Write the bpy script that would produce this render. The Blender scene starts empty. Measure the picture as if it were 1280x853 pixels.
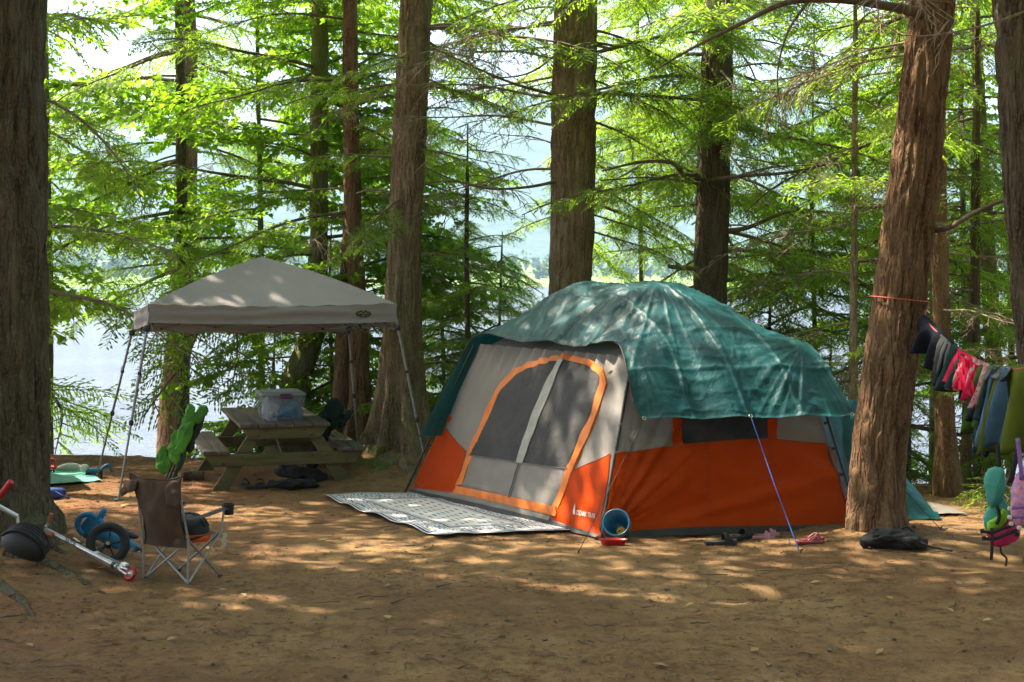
import bpy, bmesh, math, random
import numpy as np
from mathutils import Vector, Matrix
R = math.radians
random.seed(7); rng = np.random.default_rng(11)
scene = bpy.context.scene
COL = scene.collection

# ------------------------------------------------------------------ camera, sky, sun, exposure
F, CX, CY, CAMZ = 1900.0, 640.0, 350.0, 2.18     # focal length in photograph pixels, horizon row, eye height
cam_d = bpy.data.cameras.new('camera'); cam = bpy.data.objects.new('camera', cam_d); COL.objects.link(cam)
cam.location = (0, 0, CAMZ); cam.rotation_euler = (R(90), 0, 0)
cam_d.sensor_width = 36; cam_d.lens = F / 1280 * 36
cam_d.shift_y = -(426.5 - CY) / 1280
cam_d.clip_end = 20000; cam_d.clip_start = 0.05
cam_d.dof.use_dof = True; cam_d.dof.focus_distance = 13.4; cam_d.dof.aperture_fstop = 4.5
scene.camera = cam
SUN = Vector((-0.62, 0.24, 0.92)).normalized()     # direction towards the sun
sun_d = bpy.data.lights.new('sun', 'SUN'); sun = bpy.data.objects.new('sun', sun_d); COL.objects.link(sun)
sun_d.energy = 5.0; sun_d.angle = R(0.53); sun_d.color = (1.0, 0.93, 0.80)
sun.rotation_euler = SUN.to_track_quat('Z', 'Y').to_euler(); sun.location = (-20, -12, 40)
world = bpy.data.worlds.new('World'); scene.world = world; world.use_nodes = True
wn = world.node_tree; wn.nodes.clear()
sky = wn.nodes.new('ShaderNodeTexSky'); sky.sky_type = 'NISHITA'; sky.sun_disc = False
sky.sun_elevation = math.asin(SUN.z); sky.sun_rotation = math.atan2(SUN.x, SUN.y)
sky.dust_density = 3.5; sky.air_density = 1.0; sky.ozone_density = 1.0
bg = wn.nodes.new('ShaderNodeBackground'); bg.inputs['Strength'].default_value = 0.15
wo = wn.nodes.new('ShaderNodeOutputWorld')
wn.links.new(sky.outputs[0], bg.inputs[0]); wn.links.new(bg.outputs[0], wo.inputs[0])
scene.view_settings.view_transform = 'Standard'; scene.view_settings.look = 'None'
scene.view_settings.gamma = 1.0; scene.view_settings.exposure = 1.78
scene.view_settings.use_white_balance = True; scene.view_settings.white_balance_temperature = 7100; scene.view_settings.white_balance_tint = 12
scene.render.engine = 'CYCLES'
cy = scene.cycles
cy.use_denoising = True
cy.max_bounces = 8; cy.diffuse_bounces = 4; cy.glossy_bounces = 3; cy.transmission_bounces = 6
cy.volume_bounces = 1; cy.transparent_max_bounces = 8; cy.sample_clamp_indirect = 6.0
cy.caustics_reflective = False; cy.caustics_refractive = False

# ------------------------------------------------------------------ helpers: noise, projection
def _h(ix, iy, iz):
    n = (ix.astype(np.int64) * 374761393 + iy.astype(np.int64) * 668265263 + iz.astype(np.int64) * 2147483647) & 0xffffffff
    n = ((n ^ (n >> 13)) * 1274126177) & 0xffffffff
    n = ((n ^ (n >> 16)) * 2246822519) & 0xffffffff
    return ((n ^ (n >> 15)) & 0xffff) / 65535.0
def vnoise(x, y, z=0.0):
    x, y, z = np.broadcast_arrays(np.asarray(x, float), np.asarray(y, float), np.asarray(z, float))
    ix, iy, iz = np.floor(x), np.floor(y), np.floor(z)
    fx, fy, fz = x - ix, y - iy, z - iz
    fx, fy, fz = [f * f * (3 - 2 * f) for f in (fx, fy, fz)]
    r = 0
    for a in (0, 1):
        for b in (0, 1):
            for c in (0, 1):
                r = r + _h(ix + a, iy + b, iz + c) * (fx if a else 1 - fx) * (fy if b else 1 - fy) * (fz if c else 1 - fz)
    return r
def fbm(x, y, z=0.0, o=4):
    r, a, s = 0, 0.5, 1.0
    for i in range(o):
        r = r + a * vnoise(np.asarray(x) * s + 17.3 * i, np.asarray(y) * s + 5.1 * i, np.asarray(z) * s + 3.7 * i); s *= 2.03; a *= 0.5
    return r / (1 - 0.5 ** o)
def ridged(x, y, z=0.0, o=3):
    r, a, s = 0, 0.5, 1.0
    for i in range(o):
        r = r + a * (1 - np.abs(2 * vnoise(np.asarray(x) * s + 9.3 * i, np.asarray(y) * s, np.asarray(z) * s + 3.7 * i) - 1)); s *= 2.1; a *= 0.5
    return r / (1 - 0.5 ** o)
def sstep(a, b, x):
    t = np.clip((np.asarray(x, float) - a) / (b - a), 0, 1); return t * t * (3 - 2 * t)
def P(px, py, D):      # a point at distance D seen at that place of the photograph
    return Vector(((px - CX) / F * D, D, CAMZ - (py - CY) / F * D))
def shore(X):          # Y of the top of the bank
    return np.interp(X, [-60, -14, -5.5, -2.2, 0, 3, 6, 12, 60], [27, 24, 22.3, 20.6, 19.3, 17.2, 16.6, 16.4, 15]) + 0.35 * (fbm(np.asarray(X) * 0.9 + 3, 0.5) - .5)
LAKE_Z = -1.55
def ground(X, Y):
    X = np.asarray(X, float); Y = np.asarray(Y, float)
    z = -0.04 * np.clip(Y - 12.5, 0, 12)
    z = z + 0.05 * (fbm(X * 0.55, Y * 0.55, 2.2, 3) - 0.5)
    z = z + 0.42 * np.exp(-(((X + 1.35) / 0.95) ** 2 + ((Y - 18.7) / 1.1) ** 2))            # root mound of the great tree
    z = z + 0.20 * np.exp(-(((X + 1.95) / 0.6) ** 2 + ((Y - 19.4) / 0.8) ** 2))
    z = z + 0.22 * np.exp(-(((X + 4.25) / 1.0) ** 2 + ((Y - 11.8) / 1.5) ** 2))             # foot of the dark tree
    z = z + 0.10 * np.exp(-(((X - 3.1) / 0.7) ** 2 + ((Y - 13.0) / 0.7) ** 2))
    z = z - 0.07 * np.exp(-(((X - 1.75) / 0.42) ** 2 + ((Y - 10.55 - 0.22 * (X - 1.75)) / 0.16) ** 2))   # scuffed hollow
    d = Y - shore(X)
    z = z + 0.10 * np.exp(-(d / 0.8) ** 2) * sstep(2.0, 5.0, X)
    z = z + 0.25 * sstep(-6, -60, X) + 0.2 * sstep(10, 60, X)
    return np.where(d > 0, np.maximum(z - 0.55 * d - 0.25 * sstep(0, 1.0, d), LAKE_Z - 1.2), z)
def gz(X, Y): return float(ground(X, Y))
def G(px, py):         # the point of the ground seen there
    Ds = np.arange(4, 26, .05); zr = CAMZ - (py - CY) / F * Ds; hit = np.nonzero(zr <= ground((px - CX) / F * Ds, Ds))[0]
    hi = float(Ds[hit[0]]) if len(hit) else 26.0; lo = hi - .05
    for i in range(30):
        m = (lo + hi) / 2; p = P(px, py, m)
        if p.z > gz(p.x, p.y): lo = m
        else: hi = m
    p = P(px, py, lo); p.z = gz(p.x, p.y); return p
def GD(px, D):
    X = (px - CX) / F * D; return Vector((X, D, gz(X, D)))

# ------------------------------------------------------------------ helpers: objects
def tag(o, label=None, cat=None, group=None, kind=None):
    for k, v in (('label', label), ('category', cat), ('group', group), ('kind', kind)):
        if v: o[k] = v
    return o
def empty(name, loc=(0, 0, 0), label=None, cat=None, group=None, rz=0.0):
    o = bpy.data.objects.new(name, None); COL.objects.link(o); o.location = loc; o.rotation_euler = (0, 0, rz)
    o.empty_display_size = 0.2
    return tag(o, label, cat, group)
bpy.context.view_layer.update()
def link(name, me, parent=None, mats=None):
    if mats is not None:
        for m in (mats if isinstance(mats, (list, tuple)) else [mats]): me.materials.append(m)
    o = bpy.data.objects.new(name, me); COL.objects.link(o)
    if parent is not None: o.parent = parent
    return o
def np_mesh(name, V, faces, smooth=True, mi=None):
    """faces: (n,3) or (n,4) array, or a list of such arrays"""
    if not isinstance(faces, list): faces = [faces]
    faces = [np.asarray(f, np.int32) for f in faces if len(f)]
    V = np.asarray(V, np.float32)
    me = bpy.data.meshes.new(name)
    me.vertices.add(len(V)); me.vertices.foreach_set('co', V.ravel())
    nl = sum(f.size for f in faces); nf = sum(len(f) for f in faces)
    me.loops.add(nl); me.loops.foreach_set('vertex_index', np.concatenate([f.ravel() for f in faces]))
    tot = np.concatenate([np.full(len(f), f.shape[1], np.int32) for f in faces])
    st = np.concatenate([[0], np.cumsum(tot)[:-1]]).astype(np.int32)
    me.polygons.add(nf); me.polygons.foreach_set('loop_start', st)
    me.polygons.foreach_set('use_smooth', np.full(nf, bool(smooth)))
    if mi is not None: me.polygons.foreach_set('material_index', np.asarray(mi, np.int32))
    me.update(calc_edges=True); me.validate()
    return me
class MB:              # collects shapes for ONE mesh
    def __init__(s): s.V = []; s.Fq = []; s.Ft = []; s.n = 0
    def add(s, V, F):
        V = np.asarray(V, float); F = np.asarray(F, int)
        if len(F): (s.Fq if F.shape[1] == 4 else s.Ft).append(F + s.n)
        s.V.append(V); s.n += len(V); return s
    def box(s, c, size, rot=None, bev=0.0):
        hx, hy, hz = [k / 2 for k in size]; b = min(bev, hx * .9, hy * .9, hz * .9)
        M = rot if rot is not None else Matrix.Identity(3)
        if b <= 0:
            v = [(x, y, z) for x in (-hx, hx) for y in (-hy, hy) for z in (-hz, hz)]
            f = [(0, 1, 3, 2), (4, 6, 7, 5), (0, 4, 5, 1), (2, 3, 7, 6), (0, 2, 6, 4), (1, 5, 7, 3)]
            V = [tuple(M @ Vector(k) + Vector(c)) for k in v]; return s.add(V, f)
        bm = bmesh.new(); bmesh.ops.create_cube(bm, size=1.0)
        for v in bm.verts: v.co = Vector((v.co.x * size[0], v.co.y * size[1], v.co.z * size[2]))
        bmesh.ops.bevel(bm, geom=list(bm.edges), offset=b, segments=1, affect='EDGES')
        bmesh.ops.triangulate(bm, faces=bm.faces)
        bm.verts.index_update()
        V = [tuple(M @ v.co + Vector(c)) for v in bm.verts]; Fc = [[v.index for v in f.verts] for f in bm.faces]; bm.free()
        return s.add(V, Fc)
    def tube(s, pts, r, n=8, cap=True):
        pts = [Vector(p) for p in pts]; k = len(pts)
        rs = [r] * k if isinstance(r, (int, float)) else list(r)
        V = []; up = None
        for i, p in enumerate(pts):
            t = (pts[min(i + 1, k - 1)] - pts[max(i - 1, 0)])
            t = t.normalized() if t.length > 1e-9 else Vector((0, 0, 1))
            if up is None:
                up = t.orthogonal().normalized()
            else:
                up = up - t * up.dot(t)
                up = up.normalized() if up.length > 1e-6 else t.orthogonal().normalized()
            b = t.cross(up)
            for j in range(n):
                a = 2 * math.pi * j / n; V.append(p + up * (math.cos(a) * rs[i]) + b * (math.sin(a) * rs[i]))
        Fq = [(i * n + j, i * n + (j + 1) % n, (i + 1) * n + (j + 1) % n, (i + 1) * n + j) for i in range(k - 1) for j in range(n)]
        V = [tuple(v) for v in V]; m = len(V)
        s.add(V, Fq)
        if cap:
            a0, a1 = tuple(pts[0]), tuple(pts[-1])
            s.add([V[j] for j in range(n)] + [a0], [(j, n, (j + 1) % n) for j in range(n)])
            s.add([V[m - n + j] for j in range(n)] + [a1], [(n, j, (j + 1) % n) for j in range(n)])
        return s
    def lathe(s, prof, n=24, M=None, close=False):
        M = M or Matrix.Identity(4); V = []; k = len(prof)
        for r, z in prof:
            for j in range(n):
                a = 2 * math.pi * j / n; V.append(tuple(M @ Vector((r * math.cos(a), r * math.sin(a), z))))
        kk = k if close else k - 1
        return s.add(V, [(i * n + j, i * n + (j + 1) % n, ((i + 1) % k) * n + (j + 1) % n, ((i + 1) % k) * n + j) for i in range(kk) for j in range(n)])
    def torus(s, M, R1, r, n=32, m=10):
        return s.lathe([(R1 + r * math.cos(2 * math.pi * i / m), r * math.sin(2 * math.pi * i / m)) for i in range(m)], n, M, True)
    def puffy(s, outline, th, M=None, rings=6, back=1.0, seed=0, lump=0.0, crumple=0.0):
        """a soft cushion with that outline (in local x,z), thickness along local y"""
        M = M or Matrix.Identity(4); o = [Vector((a, 0, b)) for a, b in outline]
        n0 = len(o); o2 = []
        for i in range(n0):                                   # round the outline
            a, b, c, d = o[i - 1], o[i], o[(i + 1) % n0], o[(i + 2) % n0]
            for t in ((0, .34, .67) if crumple == 0 else (0, .17, .34, .5, .67, .84)):
                o2.append(0.5 * ((2 * b) + (c - a) * t + (2 * a - 5 * b + 4 * c - d) * t * t + (3 * b - a - 3 * c + d) * t ** 3))
        o = o2; n = len(o); c = sum(o, Vector()) / n
        V = []
        for side in (-1, 1):
            for k in range(rings + 1):
                sc = math.cos(k / rings * math.pi / 2); h = math.sin(k / rings * math.pi / 2) ** .8
                for q in o:
                    p = c + (q - c) * sc
                    w = 1 + lump * (float(vnoise(p.x * 9 + seed, p.z * 9, side * 3.0)) - .5) * 2
                    V.append(tuple(M @ Vector((p.x, side * th * .5 * h * w * (back if side > 0 else 1), p.z))))
        if crumple:
            A = np.array(V); q = A * 13 + seed
            A = A + (np.stack([ridged(q[:, 0] + 31 * k, q[:, 1], q[:, 2], 3) for k in range(3)], -1) - .6) * crumple
            V = [tuple(v) for v in A]
        Fq = []
        for sd in (0, 1):
            b0 = sd * (rings + 1) * n
            for k in range(rings):
                for j in range(n):
                    q = (b0 + k * n + j, b0 + k * n + (j + 1) % n, b0 + (k + 1) * n + (j + 1) % n, b0 + (k + 1) * n + j)
                    Fq.append(q if sd == 0 else q[::-1])
        return s.add(V, Fq)
    def grid(s, A):        # A: (m,n,3) array of points
        m, n = A.shape[:2]; i = np.arange(m * n).reshape(m, n)
        return s.add(A.reshape(-1, 3), np.stack([i[:-1, :-1], i[1:, :-1], i[1:, 1:], i[:-1, 1:]], -1).reshape(-1, 4))
    def build(s, name, mats, parent=None, smooth=True, world=False):
        V = np.concatenate(s.V)
        if world and parent is not None:                      # points were given in world space
            Mi = wm(parent).inverted(); V = V @ np.array(Mi.to_3x3()).T + np.array(Mi.translation)
        f = []
        if s.Fq: f.append(np.concatenate(s.Fq))
        if s.Ft: f.append(np.concatenate(s.Ft))
        o = link(name, np_mesh(name, V, f, smooth), parent, mats)
        return o
def wm(o):
    m = Matrix.LocRotScale(o.location, o.rotation_euler, o.scale)
    return wm(o.parent) @ m if o.parent else m
def smoothed(o, ang=35):
    me = o.data
    try: me.set_sharp_from_angle(angle=R(ang))
    except Exception: pass
    return o
def spline(pts, n):        # Catmull-Rom through points, n samples per span
    p = [Vector(k) for k in pts]; p = [2 * p[0] - p[1]] + p + [2 * p[-1] - p[-2]]; out = []
    for i in range(1, len(p) - 2):
        a, b, c, d = p[i - 1], p[i], p[i + 1], p[i + 2]
        for k in range(n):
            t = k / n; out.append(0.5 * ((2 * b) + (c - a) * t + (2 * a - 5 * b + 4 * c - d) * t * t + (3 * b - a - 3 * c + d) * t ** 3))
    out.append(p[-2]); return out
def frame(x, y, z, o):     # matrix from axes and origin
    M = Matrix.Identity(4)
    for i, a in enumerate((x, y, z)):
        for j in range(3): M[j][i] = a[j]
    for j in range(3): M[j][3] = o[j]
    return M
def text_mesh(txt, size, M, ext=0.0):
    cu = bpy.data.curves.new('lettering', 'FONT'); cu.body = txt; cu.size = size; cu.align_x = 'CENTER'; cu.align_y = 'CENTER'; cu.extrude = ext
    o = bpy.data.objects.new('lettering', cu); COL.objects.link(o)
    bpy.context.view_layer.update()
    me = bpy.data.meshes.new_from_object(o.evaluated_get(bpy.context.evaluated_depsgraph_get()))
    bpy.data.objects.remove(o); bpy.data.curves.remove(cu)
    me.transform(M); me.materials.clear(); me.name = 'lettering'
    return me

# ------------------------------------------------------------------ materials
def nodes(name):
    m = bpy.data.materials.new(name); m.use_nodes = True; t = m.node_tree
    return m, t, t.nodes['Principled BSDF']
def mix_col(t, fac, a, b):
    n = t.nodes.new('ShaderNodeMix'); n.data_type = 'RGBA'
    if isinstance(fac, (int, float)): n.inputs[0].default_value = fac
    else: t.links.new(fac, n.inputs[0])
    for k, v in ((6, a), (7, b)):
        if isinstance(v, tuple): n.inputs[k].default_value = (*v[:3], 1)
        else: t.links.new(v, n.inputs[k])
    return n.outputs[2]
def noise_out(t, scale, detail=4, rough=.55, stretch=None, co='Object'):
    tc = t.nodes.new('ShaderNodeTexCoord'); n = t.nodes.new('ShaderNodeTexNoise')
    n.inputs['Scale'].default_value = scale; n.inputs['Detail'].default_value = detail; n.inputs['Roughness'].default_value = rough
    src = tc.outputs[co]
    if stretch:
        mp = t.nodes.new('ShaderNodeMapping'); mp.inputs['Scale'].default_value = stretch
        t.links.new(src, mp.inputs[0]); src = mp.outputs[0]
    t.links.new(src, n.inputs['Vector']); return n.outputs['Fac']
def ramp(t, fac, a, b):
    r = t.nodes.new('ShaderNodeMapRange'); r.inputs[1].default_value = a; r.inputs[2].default_value = b
    t.links.new(fac, r.inputs[0]); return r.outputs[0]
def bump(t, b, h, st, dist):
    n = t.nodes.new('ShaderNodeBump'); n.inputs['Strength'].default_value = st; n.inputs['Distance'].default_value = dist
    t.links.new(h, n.inputs['Height']); t.links.new(n.outputs[0], b.inputs['Normal']); return n
def pm(name, col, col2=None, sc=6, rough=.6, bs=0, bsc=40, bd=.004, metal=0, stretch=None, lo=.35, hi=.65, spec=.5, trans=0, sheen=0):
    m, t, b = nodes(name)
    col2 = col2 or tuple(c * .78 for c in col)
    t.links.new(mix_col(t, ramp(t, noise_out(t, sc, 5, stretch=stretch), lo, hi), col2, col), b.inputs['Base Color'])
    b.inputs['Roughness'].default_value = rough; b.inputs['Metallic'].default_value = metal
    b.inputs['Specular IOR Level'].default_value = spec
    if sheen: b.inputs['Sheen Weight'].default_value = sheen
    if bs: bump(t, b, noise_out(t, bsc, 6, .6, stretch), bs, bd)
    if trans:
        tr = t.nodes.new('ShaderNodeBsdfTranslucent'); tr.inputs[0].default_value = (*col, 1)
        mx = t.nodes.new('ShaderNodeMixShader'); mx.inputs[0].default_value = trans
        t.links.new(b.outputs[0], mx.inputs[1]); t.links.new(tr.outputs[0], mx.inputs[2])
        t.links.new(mx.outputs[0], t.nodes['Material Output'].inputs[0])
    return m
def leaf_mat(name, dark, light, tr_col, trans=.5):
    m, t, b = nodes(name)
    oi = t.nodes.new('ShaderNodeObjectInfo')
    f = t.nodes.new('ShaderNodeMath'); f.operation = 'ADD'
    nz = noise_out(t, 2.4, 3); h = t.nodes.new('ShaderNodeMath'); h.operation = 'MULTIPLY'; h.inputs[1].default_value = .5
    t.links.new(oi.outputs['Random'], h.inputs[0]); t.links.new(nz, f.inputs[0]); t.links.new(h.outputs[0], f.inputs[1])
    fac = ramp(t, f.outputs[0], .4, 1.1)
    t.links.new(mix_col(t, fac, dark, light), b.inputs['Base Color'])
    b.inputs['Roughness'].default_value = .5; b.inputs['Specular IOR Level'].default_value = .35
    tr = t.nodes.new('ShaderNodeBsdfTranslucent')
    t.links.new(mix_col(t, fac, tuple(c * .7 for c in tr_col), tr_col), tr.inputs[0])
    mx = t.nodes.new('ShaderNodeMixShader'); mx.inputs[0].default_value = trans
    t.links.new(b.outputs[0], mx.inputs[1]); t.links.new(tr.outputs[0], mx.inputs[2])
    t.links.new(mx.outputs[0], t.nodes['Material Output'].inputs[0]); return m
def bark_mat(name, plate, inner, moss=None, sc=1.0, moss_amt=.5):
    m, t, b = nodes(name)
    n1 = noise_out(t, 15 * sc, 3, .5, (1, 1, .16)); n2 = noise_out(t, 3.1, 4); n3 = noise_out(t, 70 * sc, 4, .6, (1, 1, .45))
    n4 = noise_out(t, 7 * sc, 5, .6, (1, 1, .3))
    c = mix_col(t, ramp(t, n4, .38, .60), inner, plate)
    c = mix_col(t, ramp(t, n3, .45, .72), c, tuple(min(1, k * 1.35) for k in plate))
    if moss: c = mix_col(t, ramp(t, n2, 1 - moss_amt, 1.12 - moss_amt * .8), c, moss)
    t.links.new(c, b.inputs['Base Color']); b.inputs['Roughness'].default_value = .9; b.inputs['Specular IOR Level'].default_value = .15
    sb = t.nodes.new('ShaderNodeMath'); sb.operation = 'SUBTRACT'; sb.inputs[1].default_value = .5; t.links.new(n1, sb.inputs[0])
    ab = t.nodes.new('ShaderNodeMath'); ab.operation = 'ABSOLUTE'; t.links.new(sb.outputs[0], ab.inputs[0])
    ad = t.nodes.new('ShaderNodeMath'); ad.operation = 'MULTIPLY_ADD'; ad.inputs[1].default_value = .3
    t.links.new(n3, ad.inputs[0]); t.links.new(ramp(t, ab.outputs[0], 0, .09), ad.inputs[2]); bump(t, b, ad.outputs[0], 1.0, .02)
    return m
M = {}
M['bark_dark'] = bark_mat('bark_dark', (.115, .092, .062), (.055, .038, .026), (.095, .105, .045), moss_amt=.42)
M['bark_red'] = bark_mat('bark_red', (.20, .122, .070), (.105, .054, .030), (.14, .12, .05), moss_amt=.34)
M['bark_grey'] = bark_mat('bark_grey', (.225, .17, .11), (.10, .068, .045), (.125, .12, .048), moss_amt=.46)
M['bark_moss'] = bark_mat('bark_moss', (.19, .17, .11), (.10, .075, .05), (.14, .17, .04), moss_amt=.62)
M['bark_pale'] = bark_mat('bark_pale', (.34, .27, .19), (.17, .12, .08), (.22, .2, .1), moss_amt=.4)
M['twig'] = pm('twig', (.16, .12, .085), (.085, .06, .04), 9, .9)
M['dead_twig'] = pm('dead_twig', (.30, .235, .165), (.16, .115, .075), 9, .9)
M['hemlock'] = leaf_mat('hemlock', (.040, .085, .018), (.075, .14, .022), (.42, .68, .05), .60)
M['hemlock_fresh'] = leaf_mat('hemlock_fresh', (.075, .135, .012), (.125, .19, .014), (.37, .64, .035), .64)
M['maple'] = leaf_mat('maple', (.07, .135, .014), (.12, .195, .016), (.35, .64, .035), .64)
# ------------------------------------------------------------------ ground, lake, far shore, mountain
def soil():
    m, t, b = nodes('soil')
    n1 = noise_out(t, .55, 5, .6); n2 = noise_out(t, 5.5, 6, .7); n3 = noise_out(t, 70, 5, .7); n4 = noise_out(t, 1.7, 4, .6)
    c = mix_col(t, ramp(t, n1, .36, .62), (.165, .088, .040), (.29, .178, .080))
    c = mix_col(t, ramp(t, n2, .46, .66), c, (.125, .066, .034))
    c = mix_col(t, ramp(t, n4, .55, .72), c, (.26, .165, .085))
    c = mix_col(t, ramp(t, n3, .52, .72), c, (.085, .055, .036))
    n5 = noise_out(t, 160, 3, .6)
    c = mix_col(t, ramp(t, n5, .60, .74), c, (.40, .31, .21))
    # rusty needle litter near the trees on the left and round the root mound
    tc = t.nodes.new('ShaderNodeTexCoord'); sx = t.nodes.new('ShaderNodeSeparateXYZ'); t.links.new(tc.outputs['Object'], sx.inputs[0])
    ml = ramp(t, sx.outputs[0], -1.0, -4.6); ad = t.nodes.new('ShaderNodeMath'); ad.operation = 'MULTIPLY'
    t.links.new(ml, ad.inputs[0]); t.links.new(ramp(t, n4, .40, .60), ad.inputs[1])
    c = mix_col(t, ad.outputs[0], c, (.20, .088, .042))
    t.links.new(c, b.inputs['Base Color']); b.inputs['Roughness'].default_value = .95; b.inputs['Specular IOR Level'].default_value = .12
    a = t.nodes.new('ShaderNodeMath'); a.operation = 'MULTIPLY_ADD'; a.inputs[1].default_value = .4
    t.links.new(n3, a.inputs[0]); t.links.new(n2, a.inputs[2]); bump(t, b, a.outputs[0], .8, .03)
    return m
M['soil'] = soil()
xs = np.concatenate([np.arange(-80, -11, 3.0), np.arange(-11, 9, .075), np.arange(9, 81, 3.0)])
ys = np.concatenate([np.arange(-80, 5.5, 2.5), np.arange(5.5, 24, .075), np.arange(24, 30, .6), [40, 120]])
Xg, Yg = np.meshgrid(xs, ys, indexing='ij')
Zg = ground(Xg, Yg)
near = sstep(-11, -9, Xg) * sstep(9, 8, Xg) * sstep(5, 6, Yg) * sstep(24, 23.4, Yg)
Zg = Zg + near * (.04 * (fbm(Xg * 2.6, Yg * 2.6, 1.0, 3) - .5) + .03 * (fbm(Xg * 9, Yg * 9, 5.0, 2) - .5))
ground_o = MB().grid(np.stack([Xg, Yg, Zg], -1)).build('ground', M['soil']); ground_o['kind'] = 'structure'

m, t, b = nodes('lake_water'); M['lake'] = m
b.inputs['Base Color'].default_value = (.30, .34, .36, 1); b.inputs['Roughness'].default_value = .12; b.inputs['IOR'].default_value = 1.33
tc = t.nodes.new('ShaderNodeTexCoord')
n = noise_out(t, .9, 5, .6, (.35, 1.1, 1)); n2 = noise_out(t, .09, 3, .5, (.25, 1.5, 1))
t.links.new(mix_col(t, ramp(t, n2, .35, .65), (.075, .075, .11), (.10, .10, .135)), b.inputs['Base Color'])
bump(t, b, n, 1.0, .22)
lk = MB().grid(np.stack([*np.meshgrid(np.linspace(-3500, 3500, 15), np.array([13, 40, 200, 600, 900, 1300.]), indexing='ij'), np.full((15, 6), LAKE_Z)], -1)).build('lake', M['lake'], smooth=False)
lk['kind'] = 'structure'

M['marsh'] = pm('marsh', (.19, .30, .05), (.11, .20, .035), .03, .95, stretch=(.4, 1.6, 1))
X, Y = np.meshgrid(np.linspace(-2600, 2600, 200), np.array([842, 850, 880, 930, 1000, 1100, 1250, 1500, 1800, 2200.]), indexing='ij')
Z = LAKE_Z - 1 + sstep(842, 852, Y + 25 * (fbm(X * .012, 1.0) - .5)) * 1.8 + np.clip(Y - 860, 0, 9999) * .024 + 1.6 * fbm(X * .02, Y * .04) * sstep(860, 960, Y)
mo = MB().grid(np.stack([X, Y, Z], -1)).build('marsh_shore', M['marsh']); mo['kind'] = 'structure'
M['forest'] = pm('forest_slope', (.055, .10, .045), (.025, .055, .03), .012, 1.0, 1.0, .03, 12)
X, Y = np.meshgrid(np.linspace(-3600, 3600, 180), np.linspace(1700, 4600, 60), indexing='ij')
ridge = 250 + 150 * fbm(X * .0011 + 4, .3) + 80 * np.exp(-((X - 250) / 500) ** 2)
Z = 10 + ridge * sstep(1750, 3600, Y + 350 * (fbm(X * .002, Y * .001, 8.) - .5)) + 60 * (fbm(X * .004, Y * .004, 3.) - .5) * sstep(1750, 2400, Y)
hl = MB().grid(np.stack([X, Y, Z], -1)).build('mountain', M['forest']); hl['kind'] = 'structure'
# far wood along the marsh: thousands of crowns that read as one mass
def clump_cloud(C, S, n, q):
    k = len(C); pos = C[:, None] + rng.normal(size=(k, n, 3)) * S[:, None] * .42
    a = rng.normal(size=(k, n, 3)); a /= np.linalg.norm(a, axis=-1, keepdims=True)
    b_ = np.cross(a, rng.normal(size=(k, n, 3))); b_ /= np.linalg.norm(b_, axis=-1, keepdims=True)
    s = q * (.6 + .8 * rng.random((k, n, 1)))
    V = np.stack([pos - a * s, pos - b_ * s * .7, pos + a * s, pos + b_ * s * .7], 2).reshape(-1, 3)
    return V, np.arange(len(V)).reshape(-1, 4)
M['far_leaf'] = pm('far_leaves', (.10, .17, .05), (.045, .09, .03), .05, .9)
fx = rng.uniform(-900, 900, 1100); fy = 960 + 500 * rng.random(1100) ** 1.4
hh = rng.uniform(7, 16, 1100) * np.where(rng.random(1100) < .3, .5, 1)
C = np.stack([fx, fy, (fy - 860) * .024 + hh * .5], -1)
S = np.stack([hh * .42, hh * .42, hh * .62], -1)
V, Fc = clump_cloud(C, S, 46, 1.5)
fw = link('far_wood', np_mesh('far_wood', V, Fc, False), None, M['far_leaf']); tag(fw, 'hazy wood along the far shore of the lake', 'wood', kind='stuff')
# litter: needles, twigs and small stones too many to count
def litter(n, x0, x1, y0, y1, L, W, up=.004):
    x = rng.uniform(x0, x1, n); y = y0 + (y1 - y0) * rng.random(n) ** 1.3
    ok = y < shore(x) - .15; x, y = x[ok], y[ok]; n = len(x)
    keep = fbm(x * 1.3, y * 1.3, 7.7, 3) + .35 * sstep(-1, -5, x) > rng.uniform(.25, .75, n); x, y = x[keep], y[keep]; n = len(x)
    a = rng.uniform(0, 2 * np.pi, n); l = L * rng.uniform(.5, 1.5, n) * .5; w = W * rng.uniform(.6, 1.4, n) * .5
    z = ground(x, y) + .04 * (fbm(x * 2.6, y * 2.6, 1.0, 3) - .5) + .03 * (fbm(x * 9, y * 9, 5.0, 2) - .5) + up
    c, s = np.cos(a), np.sin(a); tz = rng.uniform(-.12, .2, n) * l
    V = np.stack([np.stack([x - c * l, y - s * l, z - tz * .2], -1), np.stack([x + s * w, y - c * w, z + up], -1), np.stack([x + c * l, y + s * l, z + np.abs(tz) + up], -1), np.stack([x - s * w, y + c * w, z + up * 1.5], -1)], 1).reshape(-1, 3)
    return V, np.arange(len(V)).reshape(-1, 4)
M['needle'] = pm('needle_litter', (.27, .13, .06), (.14, .07, .035), 1.5, .9)
M['debris'] = pm('bark_debris', (.12, .075, .045), (.06, .038, .025), 1.5, .9)
M['dry_leaf'] = pm('dry_leaf', (.42, .30, .12), (.26, .15, .06), 1.1, .8)
V, Fc = litter(110000, -7, 7, 6.8, 22, .055, .006); tag(link('needle_litter', np_mesh('nl', V, Fc, False), None, M['needle']), 'rusty brown needles scattered over the bare soil', 'needles', kind='stuff')
V, Fc = litter(9000, -7, 7, 6.8, 22, .045, .016, .006); tag(link('bark_litter', np_mesh('bl', V, Fc, False), None, M['debris']), 'dark flakes of bark scattered over the bare soil', 'litter', kind='stuff')
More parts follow.
